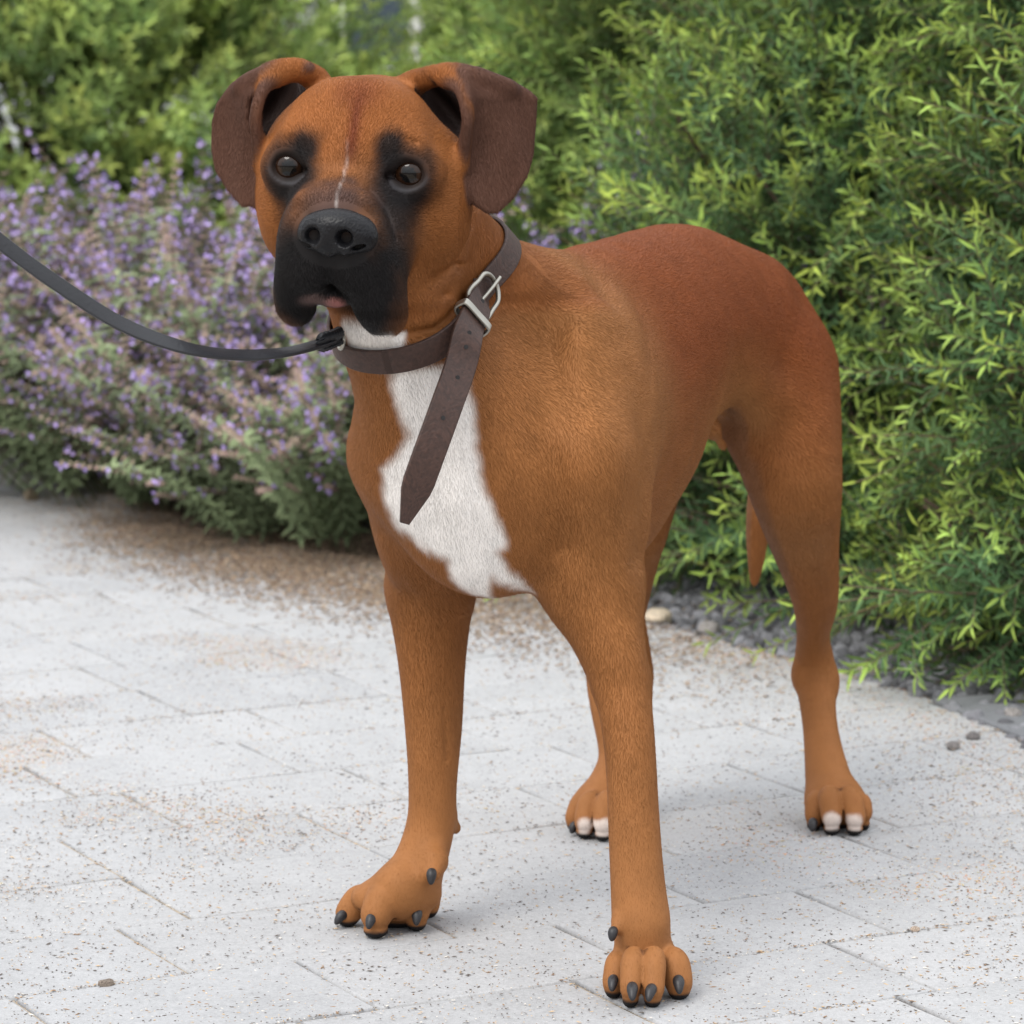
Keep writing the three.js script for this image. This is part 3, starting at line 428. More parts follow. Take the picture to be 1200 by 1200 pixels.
function coatColor(x, y, z, nx, ny, nz) {
  const [s, l] = toB(x, z), h = toH(x, y, z), nz1 = fbm(x * 60, y * 60, z * 60, 3) - 0.5, nz2 = fbm(x * 9 + 3, y * 9, z * 9, 3) - 0.5;
  const sb = y > 0.55 ? lerp(-0.2225, -0.18, clamp((y - 0.55) / 0.09)) : lerp(-0.26, -0.2225, clamp((y - 0.35) / 0.2));   // hind edge of the shoulder
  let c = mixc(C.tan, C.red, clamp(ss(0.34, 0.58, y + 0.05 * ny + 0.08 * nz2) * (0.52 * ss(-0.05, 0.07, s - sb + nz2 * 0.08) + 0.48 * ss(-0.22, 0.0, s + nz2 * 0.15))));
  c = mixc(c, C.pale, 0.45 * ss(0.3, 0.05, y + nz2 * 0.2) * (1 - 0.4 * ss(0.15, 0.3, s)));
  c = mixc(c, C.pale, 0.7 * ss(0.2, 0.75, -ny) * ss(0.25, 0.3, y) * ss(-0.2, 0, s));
  c = mixc(c, C.pale, 0.35 * el([s, y, 0], [-0.2, 0.53, 0], [0.08, 0.08, 1], 0.6));
  c = mixc(c, C.gold, 0.4 * el([s + nz2 * 0.1, y + nz2 * 0.1, 0], [-0.27, 0.45, 0], [0.09, 0.19, 1], 0.7) * ss(-0.02, 0.06, l));
  c = mixc(c, C.gold, 0.5 * el([s, y, 0], [0.09, 0.44, 0], [0.08, 0.07, 1], 0.7));
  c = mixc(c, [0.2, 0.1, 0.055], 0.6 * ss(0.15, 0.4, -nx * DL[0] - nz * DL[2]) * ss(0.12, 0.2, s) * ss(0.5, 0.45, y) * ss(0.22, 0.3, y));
  if (y < 0.66 && nz > -0.2 && s < -0.12) { const d = polyDist(x + nz1 * 0.008, y + nz1 * 0.01, BIB); c = mixc(c, C.white, ss(-0.006, 0.006, d) * ss(-0.35, -0.1, nz)); }
  if (z > -3.1) { const d = polyDist(x + nz1 * 0.01, y + nz1 * 0.01, THROAT); c = mixc(c, C.white, ss(-0.003, 0.003, d)); }
  const headness = ss(0.585, 0.6, y) * ss(-3.2, -3.17, z);
  if (headness > 0) {
    let k = mixc(C.tan, [0.27, 0.085, 0.022], 0.5 + nz2);
    k = mixc(k, C.furrow, 0.9 * Math.exp(-(((h[0] - 0.004 - h[1] * 0.03) / 0.0055) ** 2)) * ss(0.0, 0.02, h[1]) * ss(0.075, 0.045, h[1]));
    k = mixc(k, C.furrow, 0.6 * el(h, [0.004, 0.062, -0.03], [0.02, 0.014, 0.04], 0.6));
    c = mixc(c, k, headness);
    // muzzle mask, bridge, eye patches
    const q = [h[0] + nz1 * 0.01, h[1] + nz1 * 0.012, h[2] + nz1 * 0.01];
    c = mixc(c, [0.1, 0.045, 0.022], 0.75 * el(q, [0.004, -0.07, 0.03], [0.064, 0.075, 0.066], 0.35));
    c = mixc(c, C.black, el(q, [0.001, -0.084, 0.036], [0.065, 0.071, 0.066], 0.24));
    for (const e of [-1, 1]) {
      c = mixc(c, C.black, 0.96 * el(q, [e * 0.048, -0.004, 0], [0.0275, 0.029, 0.05], 0.38));
      c = mixc(c, C.black, 0.95 * el(q, [e * 0.034, 0.02, 0], [0.0125, 0.015, 0.05], 0.5));
      c = mixc(c, C.black, 0.85 * el(q, [e * 0.043, -0.038, 0.01], [0.02, 0.034, 0.05], 0.5));
      c = mixc(c, [0.09, 0.09, 0.1], 0.3 * Math.exp(-(((Math.hypot((h[0] - e * 0.051) / 0.0165, (h[1] - 0.001) / 0.0138) - 1) / 0.1) ** 2)) * ss(0.004, -0.004, h[1]));
    }
    c = mixc(c, C.bridge, 0.9 * el(q, [0.002, -0.02, 0.03], [0.029, 0.015, 0.05], 0.4));
    c = mixc(c, C.white, 0.26 * Math.exp(-(((h[0] - 0.003 + h[1] * 0.12 + nz1 * 0.003) / 0.0009) ** 2)) * ss(-0.03, -0.02, h[1]) * ss(0.03, 0.015, h[1]) * ss(-0.02, 0, h[2]) * clamp(0.75 + nz1 * 2.5));
    // mouth: grey-pink lip and pink tongue edge
    c = mixc(c, [0.45, 0.19, 0.17], 0.9 * el(h, [0.001, -0.105, 0.045], [0.008, 0.0055, 0.025], 0.4));
    c = mixc(c, [0.2, 0.13, 0.12], 0.7 * el(h, [-0.014, -0.103, 0.045], [0.012, 0.005, 0.025], 0.6));
    // ears; inside them dark skin, deepened by shade put into the colour
    if (h[1] > -0.08 && Math.abs(h[0]) > 0.04) {
      const parts = EARS.filter((p) => (p.c[0] > H0[0]) === (h[0] > 0)), val = (p) => p.f(x, y, z), g = [...new Set(parts.map((p) => p.g ?? 0))].filter((v) => v);
      const sheet = Math.min(...parts.filter((p) => !p.g && p.k === 0.008).map(val)), fold = Math.min(...parts.filter((p) => p.g === g[0]).map(val)), rim = Math.min(...parts.filter((p) => p.g === g[1]).map(val)), wall = Math.min(...parts.filter((p) => !p.g && p.k !== 0.008).map(val));
      const out = Math.abs(h[0]);
      const cv = CAVES[h[0] > 0 ? 0 : 1], dc = vsub([x, y, z], cv[0]), ck = Math.hypot(vdot(dc, cv[2]) / cv[1][0], vdot(dc, cv[3]) / cv[1][1], dc[2] / cv[1][2]);
      c = mixc(c, mixc(C.ear, [0.125, 0.06, 0.04], 0.5 + nz2), Math.max(ss(0.007, 0.003, sheet), ss(0.006, 0.002, fold) * ss(0.066, 0.084, out), ss(0.004, 0.001, rim)));
      c = mixc(c, [0.26, 0.085, 0.03], 0.7 * ss(0.005, 0.001, rim) * ss(0.03, 0.05, h[1]) * ss(0.008, 0.0, sheet + 0.004));
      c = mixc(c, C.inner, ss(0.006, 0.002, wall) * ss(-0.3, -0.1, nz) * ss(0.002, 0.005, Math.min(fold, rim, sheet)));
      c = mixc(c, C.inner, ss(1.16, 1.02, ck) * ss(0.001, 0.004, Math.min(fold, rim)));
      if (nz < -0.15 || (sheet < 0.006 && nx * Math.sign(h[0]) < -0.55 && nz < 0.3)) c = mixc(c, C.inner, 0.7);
    }
  }
  if (y < 0.07) for (const [A, B] of GROOVES) { const t = clamp(vdot(vsub([x, y, z], A), vsub(B, A)) / vdot(vsub(B, A), vsub(B, A))); c = mixc(c, [0.09, 0.035, 0.016], 0.7 * ss(0.0045, 0.002, vlen(vsub([x, y, z], vlerp(A, B, t))))); }  // shade between the toes, painted into the coat colour
  for (const [p, r] of TOESWHITE) c = mixc(c, [0.68, 0.58, 0.52], 0.95 * ss(r * 1.35, r * 0.85, Math.hypot(x - p[0], y - p[1], z - p[2]) + nz1 * 0.012));
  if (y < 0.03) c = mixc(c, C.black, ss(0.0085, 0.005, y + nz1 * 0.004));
  const v = 1 + nz1 * 0.25 + nz2 * 0.25;
  return [c[0] * v, c[1] * v, c[2] * v];
}
const pet = base('dog', D0);
tag(pet, 'fawn boxer dog with black muzzle and white chest standing on the paving', 'dog');
const shift = (g) => g.translate(-D0[0], -D0[1], -D0[2]);
{
  const g = dog.mesh(0.0022), P = g.attributes.position.array, N = g.attributes.normal.array, n = P.length / 3, col = new Float32Array(n * 3);
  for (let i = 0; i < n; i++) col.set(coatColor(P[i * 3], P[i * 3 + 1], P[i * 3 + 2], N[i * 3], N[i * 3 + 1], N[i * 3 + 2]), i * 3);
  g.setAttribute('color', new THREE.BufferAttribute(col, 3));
  // short coat: single hairs lying along the growth direction
  const r = rng(7), I = g.index.array, HAIRS = 460000, areas = new Float32Array(I.length / 3); let total = 0;
  const v = (i) => [P[i * 3], P[i * 3 + 1], P[i * 3 + 2]], seen = (i) => { const a = I[i * 3]; return N[a * 3 + 2] > -0.35 || N[a * 3 + 1] > 0.3; };   // coat the sides that can be seen
  for (let i = 0; i < areas.length; i++) { if (!seen(i)) continue; const a = v(I[i * 3]), b = v(I[i * 3 + 1]), c = v(I[i * 3 + 2]); areas[i] = vlen(vcross(vsub(b, a), vsub(c, a))) * (a[1] > 0.6 && a[2] > -3.15 ? 2.4 : 1); total += areas[i]; }
  const hair = new THREE.BufferGeometry();
  hair.setAttribute('position', new THREE.Float32BufferAttribute([-0.5, 0, 0, 0.5, 0, 0, -0.38, 0.45, 0.08, 0.38, 0.45, 0.08, 0, 1, 0.05], 3));
  hair.setAttribute('normal', new THREE.Float32BufferAttribute([-0.25, -0.1, 0.96, 0.25, -0.1, 0.96, -0.22, 0.02, 0.97, 0.22, 0.02, 0.97, 0, 0.12, 0.99], 3));
  hair.setIndex([0, 1, 3, 0, 3, 2, 2, 3, 4]);
  const coat = new THREE.InstancedMesh(hair, new THREE.MeshPhysicalMaterial({ color: 0xffffff, roughness: 0.6, specularIntensity: 0.18 }), HAIRS), M = new THREE.Matrix4(), cc = new THREE.Color();
  let k = 0, acc = 0;
  for (let t = 0; t < areas.length && k < HAIRS; t++) {
    acc += areas[t] / total * HAIRS;
    while (acc > 1 && k < HAIRS) {
      acc -= 1; let a = r(), b = r(); if (a + b > 1) { a = 1 - a; b = 1 - b; }
      const i0 = I[t * 3], i1 = I[t * 3 + 1], i2 = I[t * 3 + 2], w = 1 - a - b, mixv = (A) => [0, 1, 2].map((q) => A[i0 * 3 + q] * w + A[i1 * 3 + q] * a + A[i2 * 3 + q] * b);
      const p = mixv(P), nn = vnorm(mixv(N)), c = mixv(col), [s, l] = toB(p[0], p[2]), h = toH(...p), y = p[1];
      if (y < 0.012) continue;
      const onHead = ss(0.58, 0.64, y) * ss(-3.2, -3.12, p[2]);
      for (const e of EYES) if (Math.hypot(h[0] - e[0], h[1] - e[1]) < 0.0165 && h[2] > -0.03) a = 2;
      if (a > 1 || (Math.hypot((h[0] - 0.006) / 0.034, (h[1] + 0.045) / 0.026) < 1 && h[2] > 0.05)) continue;
      let dir = y < 0.3 ? [0, -1, 0] : vadd(vmul(dirB(1, 0, -0.12 - 0.9 * ss(0.12, 0.3, s) - 0.7 * ss(0.45, 0.33, y) - 1.4 * ss(-0.2, -0.34, s)), 1), [0, 0, 0]);
      if (onHead > 0) { const hd = Math.abs(h[0]) > 0.088 ? dirH(h[0] * 3, -1, 0) : vadd(dirH(h[0] * 9, 0.35 + h[1] * 8, -1), dirH(0, -ss(-0.05, -0.08, h[1]) * 1.6, 0)); dir = vlerp(dir, vnorm(hd), onHead); }
      const jit = 0.3; dir = vnorm(vadd(vnorm(dir), [(r() - 0.5) * jit, (r() - 0.5) * jit, (r() - 0.5) * jit]));
      let tg = vsub(dir, vmul(nn, vdot(dir, nn))); if (vlen(tg) < 0.05) tg = vcross(nn, [1, 0.2, 0.1]); tg = vnorm(tg);
      const lift = 0.07 + 0.11 * r(), Y = vnorm(vadd(tg, vmul(nn, lift))), X = vnorm(vcross(Y, nn)), Q = vcross(X, Y), len = (onHead > 0.5 ? 0.004 : 0.0056) * (0.7 + 0.6 * r()) * lerp(0.45, 1, ss(0.04, 0.3, y)), wd = 0.00042 * (0.7 + 0.6 * r());
      const o = vadd(vsub(p, D0), vmul(nn, -0.0003));
      M.set(X[0] * wd, Y[0] * len, Q[0] * len, o[0], X[1] * wd, Y[1] * len, Q[1] * len, o[1], X[2] * wd, Y[2] * len, Q[2] * len, o[2], 0, 0, 0, 1);
      coat.setMatrixAt(k, M); const br = 0.82 + 0.42 * r() * r() + 0.1 * r(); coat.setColorAt(k, cc.setRGB(c[0] * br, c[1] * br, c[2] * br)); k++;
    }
  }
  coat.count = k; coat.name = 'coat'; coat.castShadow = coat.receiveShadow = true; tag(coat, null, null, null, 'stuff');
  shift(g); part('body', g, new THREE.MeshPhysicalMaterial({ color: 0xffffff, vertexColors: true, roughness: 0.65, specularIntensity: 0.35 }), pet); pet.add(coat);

}
{ // nose leather with nostrils
  const f = new Field(), hb = (x, y, z, a, b, c, k = 0.01, sub = false, Xa = HX) => f.blob(Hd(x, y, z), [a, b, c], Xa, HY, k, sub);
  const n0 = 0.007, n1 = 0.0025;
  hb(n0, -0.0375, 0.068, 0.0275, 0.0145, 0.0165, 0.01);
  for (const q of [-1, 1]) { hb(n0 + q * 0.021, -0.0455, 0.064, 0.0125, 0.0135, 0.016, 0.008); hb(n0 + q * 0.009, -0.049, 0.073, 0.009, 0.0115, 0.011, 0.008); }
  hb(n1, -0.053, 0.066, 0.006, 0.01, 0.009, 0.008);
  for (const q of [-1, 1]) { hb(n1 + q * 0.0135, -0.0455, 0.084, 0.0066, 0.0072, 0.014, 0.004, true, dirH(1, q * 0.25, 0)); hb(n1 + q * 0.0205 + (q > 0 ? 0.004 : 0), -0.0535 + (q > 0 ? 0.001 : 0), 0.078, 0.006, 0.0018, 0.01, 0.002, true, dirH(1, q * 0.35, 0)); }
  f.limb(Hd(n1, -0.046, 0.088), 0.001, Hd(n1, -0.072, 0.08), 0.0013, 0.003, true);
  f.detail = (x, y, z) => (noise3(x * 900, y * 900, z * 900) - 0.5) * 0.0005;
  const g = f.mesh(0.001); shift(g); part('nose', g, new THREE.MeshPhysicalMaterial({ color: lin(0.009, 0.009, 0.0105), roughness: 0.42, specularIntensity: 0.45 }), pet);
}
for (const e of EYES) { // eyes: brown iris, dark pupil, wet cornea
  const N = 128, d = new Uint8Array(N * N * 4), gaze = vnorm([0.02 - e[0] * 0.05, -0.02, 1]);
  const g = new THREE.SphereGeometry(ER, 48, 32), P = g.attributes.position, col = [];
  for (let i = 0; i < P.count; i++) { const a = Math.acos(clamp((P.getX(i) * gaze[0] + P.getY(i) * gaze[1] + P.getZ(i) * gaze[2]) / ER, -1, 1)), q = a < 0.42 ? [0.002, 0.002, 0.002] : a < 0.76 ? [0.022, 0.009, 0.004] : a < 0.82 ? [0.008, 0.005, 0.004] : [0.1, 0.07, 0.06]; col.push(...q); }
  g.setAttribute('color', new THREE.Float32BufferAttribute(col, 3));
  g.applyMatrix4(HE); const p = Hd(e[0], e[1], e[2]); g.translate(...p); shift(g);
  part('eye', g, new THREE.MeshPhysicalMaterial({ vertexColors: true, roughness: 0.5, specularIntensity: 0.15, clearcoat: 0.7, clearcoatRoughness: 0.03 }), pet);
}
{ // claws: horny curved cones
  const m = std({ color: lin(0.016, 0.015, 0.017), roughness: 0.5 });
  const claw = (a, b, w) => { const f = new Field(); f.chain([[a, w], [vadd(vlerp(a, b, 0.55), [0, w * 0.7, 0]), w * 0.8], [b, w * 0.25]], 0.002, 4); const g = f.mesh(0.0008); shift(g); part('claw', g, m, pet); };
  for (const [a, b, w] of [[[0.0879, 0.0216, -3.0130], [0.0861, 0.0153, -3.0000], 0.0042], [[0.1034, 0.0212, -2.9900], [0.1029, 0.0141, -2.9750], 0.0048], [[0.1202, 0.0197, -2.9900], [0.1168, 0.0128, -2.9770], 0.0046], [[0.1439, 0.0211, -3.0120], [0.1442, 0.0131, -3.0000], 0.0048], [[0.0881, 0.0608, -3.0280], [0.0866, 0.0535, -3.0240], 0.0034],
    [[-0.1565, 0.0136, -3.2660], [-0.1642, 0.0062, -3.2600], 0.0042], [[-0.1285, 0.0218, -3.2250], [-0.1321, 0.0139, -3.2150], 0.0048], [[-0.0880, 0.0215, -3.2420], [-0.0886, 0.0122, -3.2340], 0.0046], [[-0.0740, 0.0638, -3.2250], [-0.0747, 0.0546, -3.2200], 0.0042],
    [[0.3133, 0.0138, -3.6450], [0.3120, 0.0064, -3.6380], 0.0045], [[0.0657, 0.0102, -3.6450], [0.0621, 0.0041, -3.6400], 0.004]]) claw(a, b, w * 0.74);
}
// ---------------------------------------------------------------- collar and lead
const leatherTex = (() => { // grain and creases of worn leather
  const N = 256, d = new Uint8Array(N * N * 4);
  for (let y = 0; y < N; y++) for (let x = 0; x < N; x++) { const a = x / N * 6.28318, b = y / N * 6.28318, v = fbm(Math.cos(a) * 6 + 20, Math.sin(a) * 6 + Math.cos(b) * 6 + 20, Math.sin(b) * 6, 5), k = 150 + (v - 0.5) * 190; d.set([k, k, k, 255], (y * N + x) * 4); }
  const t = new THREE.DataTexture(d, N, N); t.wrapS = t.wrapT = THREE.RepeatWrapping; t.magFilter = THREE.LinearFilter; t.repeat.set(12, 12); t.needsUpdate = true; return t;
})();
const leather = std({ color: lin(0.08, 0.038, 0.027), roughness: 0.62, map: leatherTex, bumpMap: leatherTex, bumpScale: 0.0006 });
const leatherEdge = std({ color: lin(0.012, 0.01, 0.01), roughness: 0.6 });
const steel = std({ color: lin(0.4, 0.385, 0.34), roughness: 0.45, metalness: 1 });
// a strap swept along pts; nrm gives its outward face; half width w, half thickness t, rounded edges
function strap(pts, nrm, w, t, closed = false, taper) {
  const pos = [], uv = [], idx = [], n = pts.length, sec = [[-1, -0.5], [-0.96, 0.7], [-0.88, 1], [0, 1], [0.88, 1], [0.96, 0.7], [1, -0.5], [0.9, -1], [0, -1], [-0.9, -1]], m = sec.length; let run = 0;
  for (let i = 0; i < n; i++) {
    const a = pts[closed ? (i + n - 1) % n : Math.max(0, i - 1)], b = pts[closed ? (i + 1) % n : Math.min(n - 1, i + 1)], T = vnorm(vsub(b, a)), N = vnorm(vsub(nrm[i], vmul(T, vdot(T, nrm[i])))), S = vcross(T, N), k = taper ? taper(i / (n - 1)) : 1;
    if (i) run += vlen(vsub(pts[i], pts[i - 1]));
    for (const [u, v] of sec) { pos.push(...vadd(pts[i], vadd(vmul(S, u * w * k), vmul(N, v * t)))); uv.push(run, (u + v * 0.05) * w); }
  }
  const lim = closed ? n : n - 1;
  for (let i = 0; i < lim; i++) for (let j = 0; j < m; j++) { const a = i * m + j, b = i * m + (j + 1) % m, c = ((i + 1) % n) * m + j, e = ((i + 1) % n) * m + (j + 1) % m; idx.push(a, b, c, b, e, c); }
  if (!closed) for (const e of [0, n - 1]) for (let j = 1; j + 1 < m; j++) e ? idx.push(e * m, e * m + j, e * m + j + 1) : idx.push(0, j + 1, j);
  const g = new THREE.BufferGeometry(); g.setAttribute('position', new THREE.Float32BufferAttribute(pos, 3)); g.setAttribute('uv', new THREE.Float32BufferAttribute(uv, 2)); g.setIndex(idx); g.computeVertexNormals(); return g;
}
const spline = (pts, n, closed = false) => new THREE.CatmullRomCurve3(pts.map((p) => new THREE.Vector3(...p)), closed, 'centripetal').getPoints(n).map((p) => [p.x, p.y, p.z]);
{
  const Cc = [-0.0737, 0.6032, -3.0900], lowP = [-0.0990, 0.5460, -3.0000], highP = [-0.0317, 0.6540, -3.1700], e1 = vnorm(vsub(lowP, highP)), side = vnorm(vsub(DL, vmul(e1, vdot(DL, e1)))), axis = vnorm(vcross(e1, side));
  const all = dog.prims, surf = (ang) => { // where the ray from the neck's middle leaves the body
    const d = vadd(vmul(e1, Math.cos(ang)), vmul(side, Math.sin(ang))); let t = 0.03;
    for (; t < 0.16; t += 0.001) { const p = vadd(Cc, vmul(d, t)); if (dog.eval(dog.near(p, 0.01), ...p) > 0) break; }
    return [t, d];
  };
  const n = 96, rad = []; for (let i = 0; i < n; i++) rad.push(surf(i / n * Math.PI * 2)[0]);
  let sm = rad; for (let k = 0; k < 6; k++) sm = sm.map((_, i) => (sm[(i + n - 1) % n] + sm[i] + sm[(i + 1) % n]) / 3);
  const ring = sm.map((t, i) => { const a = i / n * Math.PI * 2, d = vadd(vmul(e1, Math.cos(a)), vmul(side, Math.sin(a))); return [vadd(Cc, vmul(d, t + 0.0045)), d]; });
  { // lie flat on the neck: outward face from the body's own surface
    const e = 0.008, N = ring.map(([p, d]) => { const q = vadd(p, vmul(d, -0.003)), Lq = dog.near(q, 0.03); return vnorm([0, 1, 2].map((c) => { const u = [...q], w = [...q]; u[c] += e; w[c] -= e; return dog.eval(Lq, ...u) - dog.eval(Lq, ...w); })); });
    for (let k = 0; k < 8; k++) { const M = N.map((_, i) => vnorm(vadd(vadd(N[(i + n - 1) % n], N[(i + 1) % n]), N[i]))); M.forEach((v, i) => { N[i] = v; }); }
    ring.forEach((r, i) => { r[1] = vnorm(vlerp(r[1], N[i], 0.8)); });
  }
  const at = (a) => { const i = ((a / (Math.PI * 2) * n) % n + n) % n, k = Math.floor(i); return [vlerp(ring[k][0], ring[(k + 1) % n][0], i - k), vnorm(vlerp(ring[k][1], ring[(k + 1) % n][1], i - k))]; };
  const collar = base('collar', Cc); tag(collar, 'wide dark brown leather collar buckled round the dog\'s neck', 'dog collar');
  const rel = (g) => g.translate(-Cc[0], -Cc[1], -Cc[2]), put = (name, g, m) => part(name, rel(g), m, collar);
  put('strap', strap(ring.map((r) => r[0]), ring.map((r) => r[1]), 0.0118, 0.0018, true), leather);
  // free end: out of the buckle, under the keeper, then hanging down the chest to a cut point
  const tailPts = spline([...[108, 100, 90, 78].map((a, i) => { const [p, d] = at(a / 57.3); return vadd(p, vmul(d, [-0.001, 0.0015, 0.005, 0.006][i])); }), [-0.0368, 0.5814, -3.0220], [-0.0425, 0.5570, -3.0120], [-0.0559, 0.5197, -2.9900], [-0.0715, 0.4776, -2.9800], [-0.0905, 0.4241, -2.9850]], 48);
  const face = tailPts.map((p, i) => vlerp(at(100 / 57.3)[1], vnorm([0.3, 0.1, 1]), ss(4, 30, i)));
  put('strap_end', strap(tailPts, face, 0.0142, 0.0017, false, (t) => t < 0.93 ? 1 : Math.max(0.3, 1 - (t - 0.93) / 0.07 * 0.7)), leather);
  for (const t of [0.3, 0.5, 0.56, 0.67, 0.78]) { const i = Math.round(t * 48), p = vadd(tailPts[i], vmul(face[i], 0.0018)), g = new THREE.CylinderGeometry(0.0019, 0.0019, 0.0012, 14).rotateX(Math.PI / 2); g.lookAt(new THREE.Vector3(...face[i])); g.translate(...p); put('strap_hole', g, leatherEdge); }
  // buckle: rounded steel frame with a prong; keeper: a steel loop across the strap
  const T = vnorm(vsub(at(90 / 57.3)[0], at(108 / 57.3)[0])), F = at(100 / 57.3)[1], Fn = vnorm(vsub(F, vmul(T, vdot(F, T)))), S = vcross(T, Fn), bc = vadd(at(98 / 57.3)[0], vmul(Fn, 0.003));
  const fr = (u, v, w) => vadd(bc, vadd(vadd(vmul(S, u), vmul(T, v)), vmul(Fn, w)));
  const tube = (pts, r, closed, seg = 64) => new THREE.TubeGeometry(new THREE.CatmullRomCurve3(pts.map((p) => new THREE.Vector3(...p)), closed), seg, r, 10, closed);
  put('buckle', tube([fr(-0.0152, 0.016, 0), fr(-0.0152, 0, 0.0035), fr(-0.014, -0.012, 0.005), fr(-0.006, -0.02, 0.005), fr(0.006, -0.02, 0.005), fr(0.014, -0.012, 0.005), fr(0.0152, 0, 0.0035), fr(0.0152, 0.016, 0), fr(0, 0.02, -0.003)], 0.0022, true, 96), steel);
  put('prong', tube([fr(0, 0.016, -0.001), fr(0, 0, 0.004), fr(0, -0.015, 0.0075), fr(0, -0.0255, 0.009)], 0.0018, false, 24), steel);
  const kc = vadd(tailPts[21], vmul(face[21], -0.001)), kf = face[21], kt = vnorm(vsub(tailPts[24], tailPts[18])), kn = vnorm(vsub(kf, vmul(kt, vdot(kf, kt)))), kS = vcross(kt, kn), kp = (u, w) => vadd(kc, vadd(vmul(kS, u), vmul(kn, w)));
  const kl = spline([kp(-0.0165, 0.0035), kp(-0.0155, 0.0048), kp(0, 0.0052), kp(0.0155, 0.0048), kp(0.0165, 0.0035), kp(0.0165, -0.006), kp(0, -0.009), kp(-0.0165, -0.006)], 60, true).slice(0, -1);
  put('keeper_loop', strap(kl, kl.map((p) => vsub(p, kc)), 0.0042, 0.0011, true), steel);
  put('lead_ring', tube(Array.from({ length: 12 }, (_, i) => vadd([-0.1455, 0.5748, -3.0300], [Math.cos(i / 6 * Math.PI) * 0.003, Math.sin(i / 6 * Math.PI) * 0.0075, Math.cos(i / 6 * Math.PI) * 0.0075])), 0.0018, true), steel);
  // lead: flat black strap, plaited near the clip, slack to the left
  const L = spline([[-0.1458, 0.5792, -3.0220], [-0.1546, 0.5760, -3.0100], [-0.1715, 0.5721, -2.9900], [-0.1945, 0.5701, -2.9600], [-0.2249, 0.5706, -2.9400], [-0.2668, 0.5808, -2.9000], [-0.3128, 0.6007, -2.8800], [-0.3579, 0.6319, -2.8600], [-0.4055, 0.6707, -2.8400], [-0.4552, 0.7195, -2.8200], [-0.5102, 0.7813, -2.8000]], 120), up = L.map((p, i) => vnorm([0.1, lerp(0.9, 0.45, ss(10, 90, i)), lerp(0.3, 0.8, ss(10, 90, i))]));
  const lead = base('dog_lead', L[0]), lr = (g) => g.translate(-L[0][0], -L[0][1], -L[0][2]), black = std({ color: lin(0.02, 0.021, 0.025), roughness: 0.42, bumpMap: leatherTex, bumpScale: 0.0003 });
  tag(lead, 'flat black leather lead hanging slack from the dog\'s collar', 'dog lead');
  part('strap', lr(strap(L.slice(10), up.slice(10), 0.0063, 0.0016)), black, lead);
  for (const q of [0, 1, 2]) { const pts = [], nn = []; for (let i = 0; i < 60; i++) { const t = i / 59 * 17, k = Math.floor(t), p = vlerp(L[k], L[k + 1], t - k), a = t * 0.9 + q * 2.094; pts.push(vadd(p, [0, Math.sin(a) * 0.005, Math.cos(a) * 0.003])); nn.push([0, 0.7, 0.7]); } part('plait', lr(strap(pts, nn, 0.0042, 0.0017)), black, lead); }
}
// ---------------------------------------------------------------- planting
const leafMat = (c, tr = 0.3) => new THREE.MeshPhysicalMaterial({ color: lin(...c), vertexColors: true, roughness: 0.75, transmission: tr, thickness: 0, specularIntensity: 0.35, side: THREE.DoubleSide });
class Leaves {   // collects small folded leaves with their own tone
  constructor() { this.p = []; this.c = []; this.i = []; }
  leaf(o, dir, up, len, wid, col, curl = 0.15) {
    dir = vnorm(dir); let S = vcross(dir, up); if (vlen(S) < 0.1) S = vcross(dir, [1, 0.3, 0.2]); S = vnorm(S); const N = vcross(S, dir), b = this.p.length / 3;
    const q = (t, w, h) => this.p.push(...vadd(o, vadd(vmul(dir, t * len), vadd(vmul(S, w * wid), vmul(N, h * len)))));
    q(0, 0, 0); q(0.35, -0.5, 0.06 - curl * 0.12); q(0.35, 0, -curl * 0.12 - 0.02); q(0.35, 0.5, 0.06 - curl * 0.12); q(0.72, -0.36, 0.04 - curl * 0.5); q(0.72, 0, -curl * 0.5 - 0.015); q(0.72, 0.36, 0.04 - curl * 0.5); q(1, 0, -curl);
    for (let k = 0; k < 8; k++) { const f = k === 2 || k === 5 ? 1.08 : 1; this.c.push(col[0] * f, col[1] * f, col[2] * f); }
    this.i.push(...[0, 1, 2, 0, 2, 3, 1, 4, 5, 1, 5, 2, 2, 5, 6, 2, 6, 3, 4, 7, 5, 5, 7, 6].map((k) => k + b));
  }
  stem(pts, ra, rb, col) {
    const n = 4, b = this.p.length / 3;
    pts.forEach((p, i) => { const T = vnorm(vsub(pts[Math.min(i + 1, pts.length - 1)], pts[Math.max(0, i - 1)])), A = vnorm(vcross(T, Math.abs(T[0]) < 0.9 ? [1, 0, 0] : [0, 0, 1])), B = vcross(T, A), r = lerp(ra, rb, i / (pts.length - 1)); for (let k = 0; k < n; k++) { this.p.push(...vadd(p, vadd(vmul(A, Math.cos(k / n * 6.283) * r), vmul(B, Math.sin(k / n * 6.283) * r)))); this.c.push(...col); } });
    for (let i = 0; i + 1 < pts.length; i++) for (let k = 0; k < n; k++) { const a = b + i * n + k, c = b + i * n + (k + 1) % n; this.i.push(a, c, a + n, c, c + n, a + n); }
  }
  build() { const g = new THREE.BufferGeometry(); g.setAttribute('position', new THREE.Float32BufferAttribute(this.p, 3)); g.setAttribute('color', new THREE.Float32BufferAttribute(this.c, 3)); g.setIndex(this.i); g.computeVertexNormals(); return g; }
}
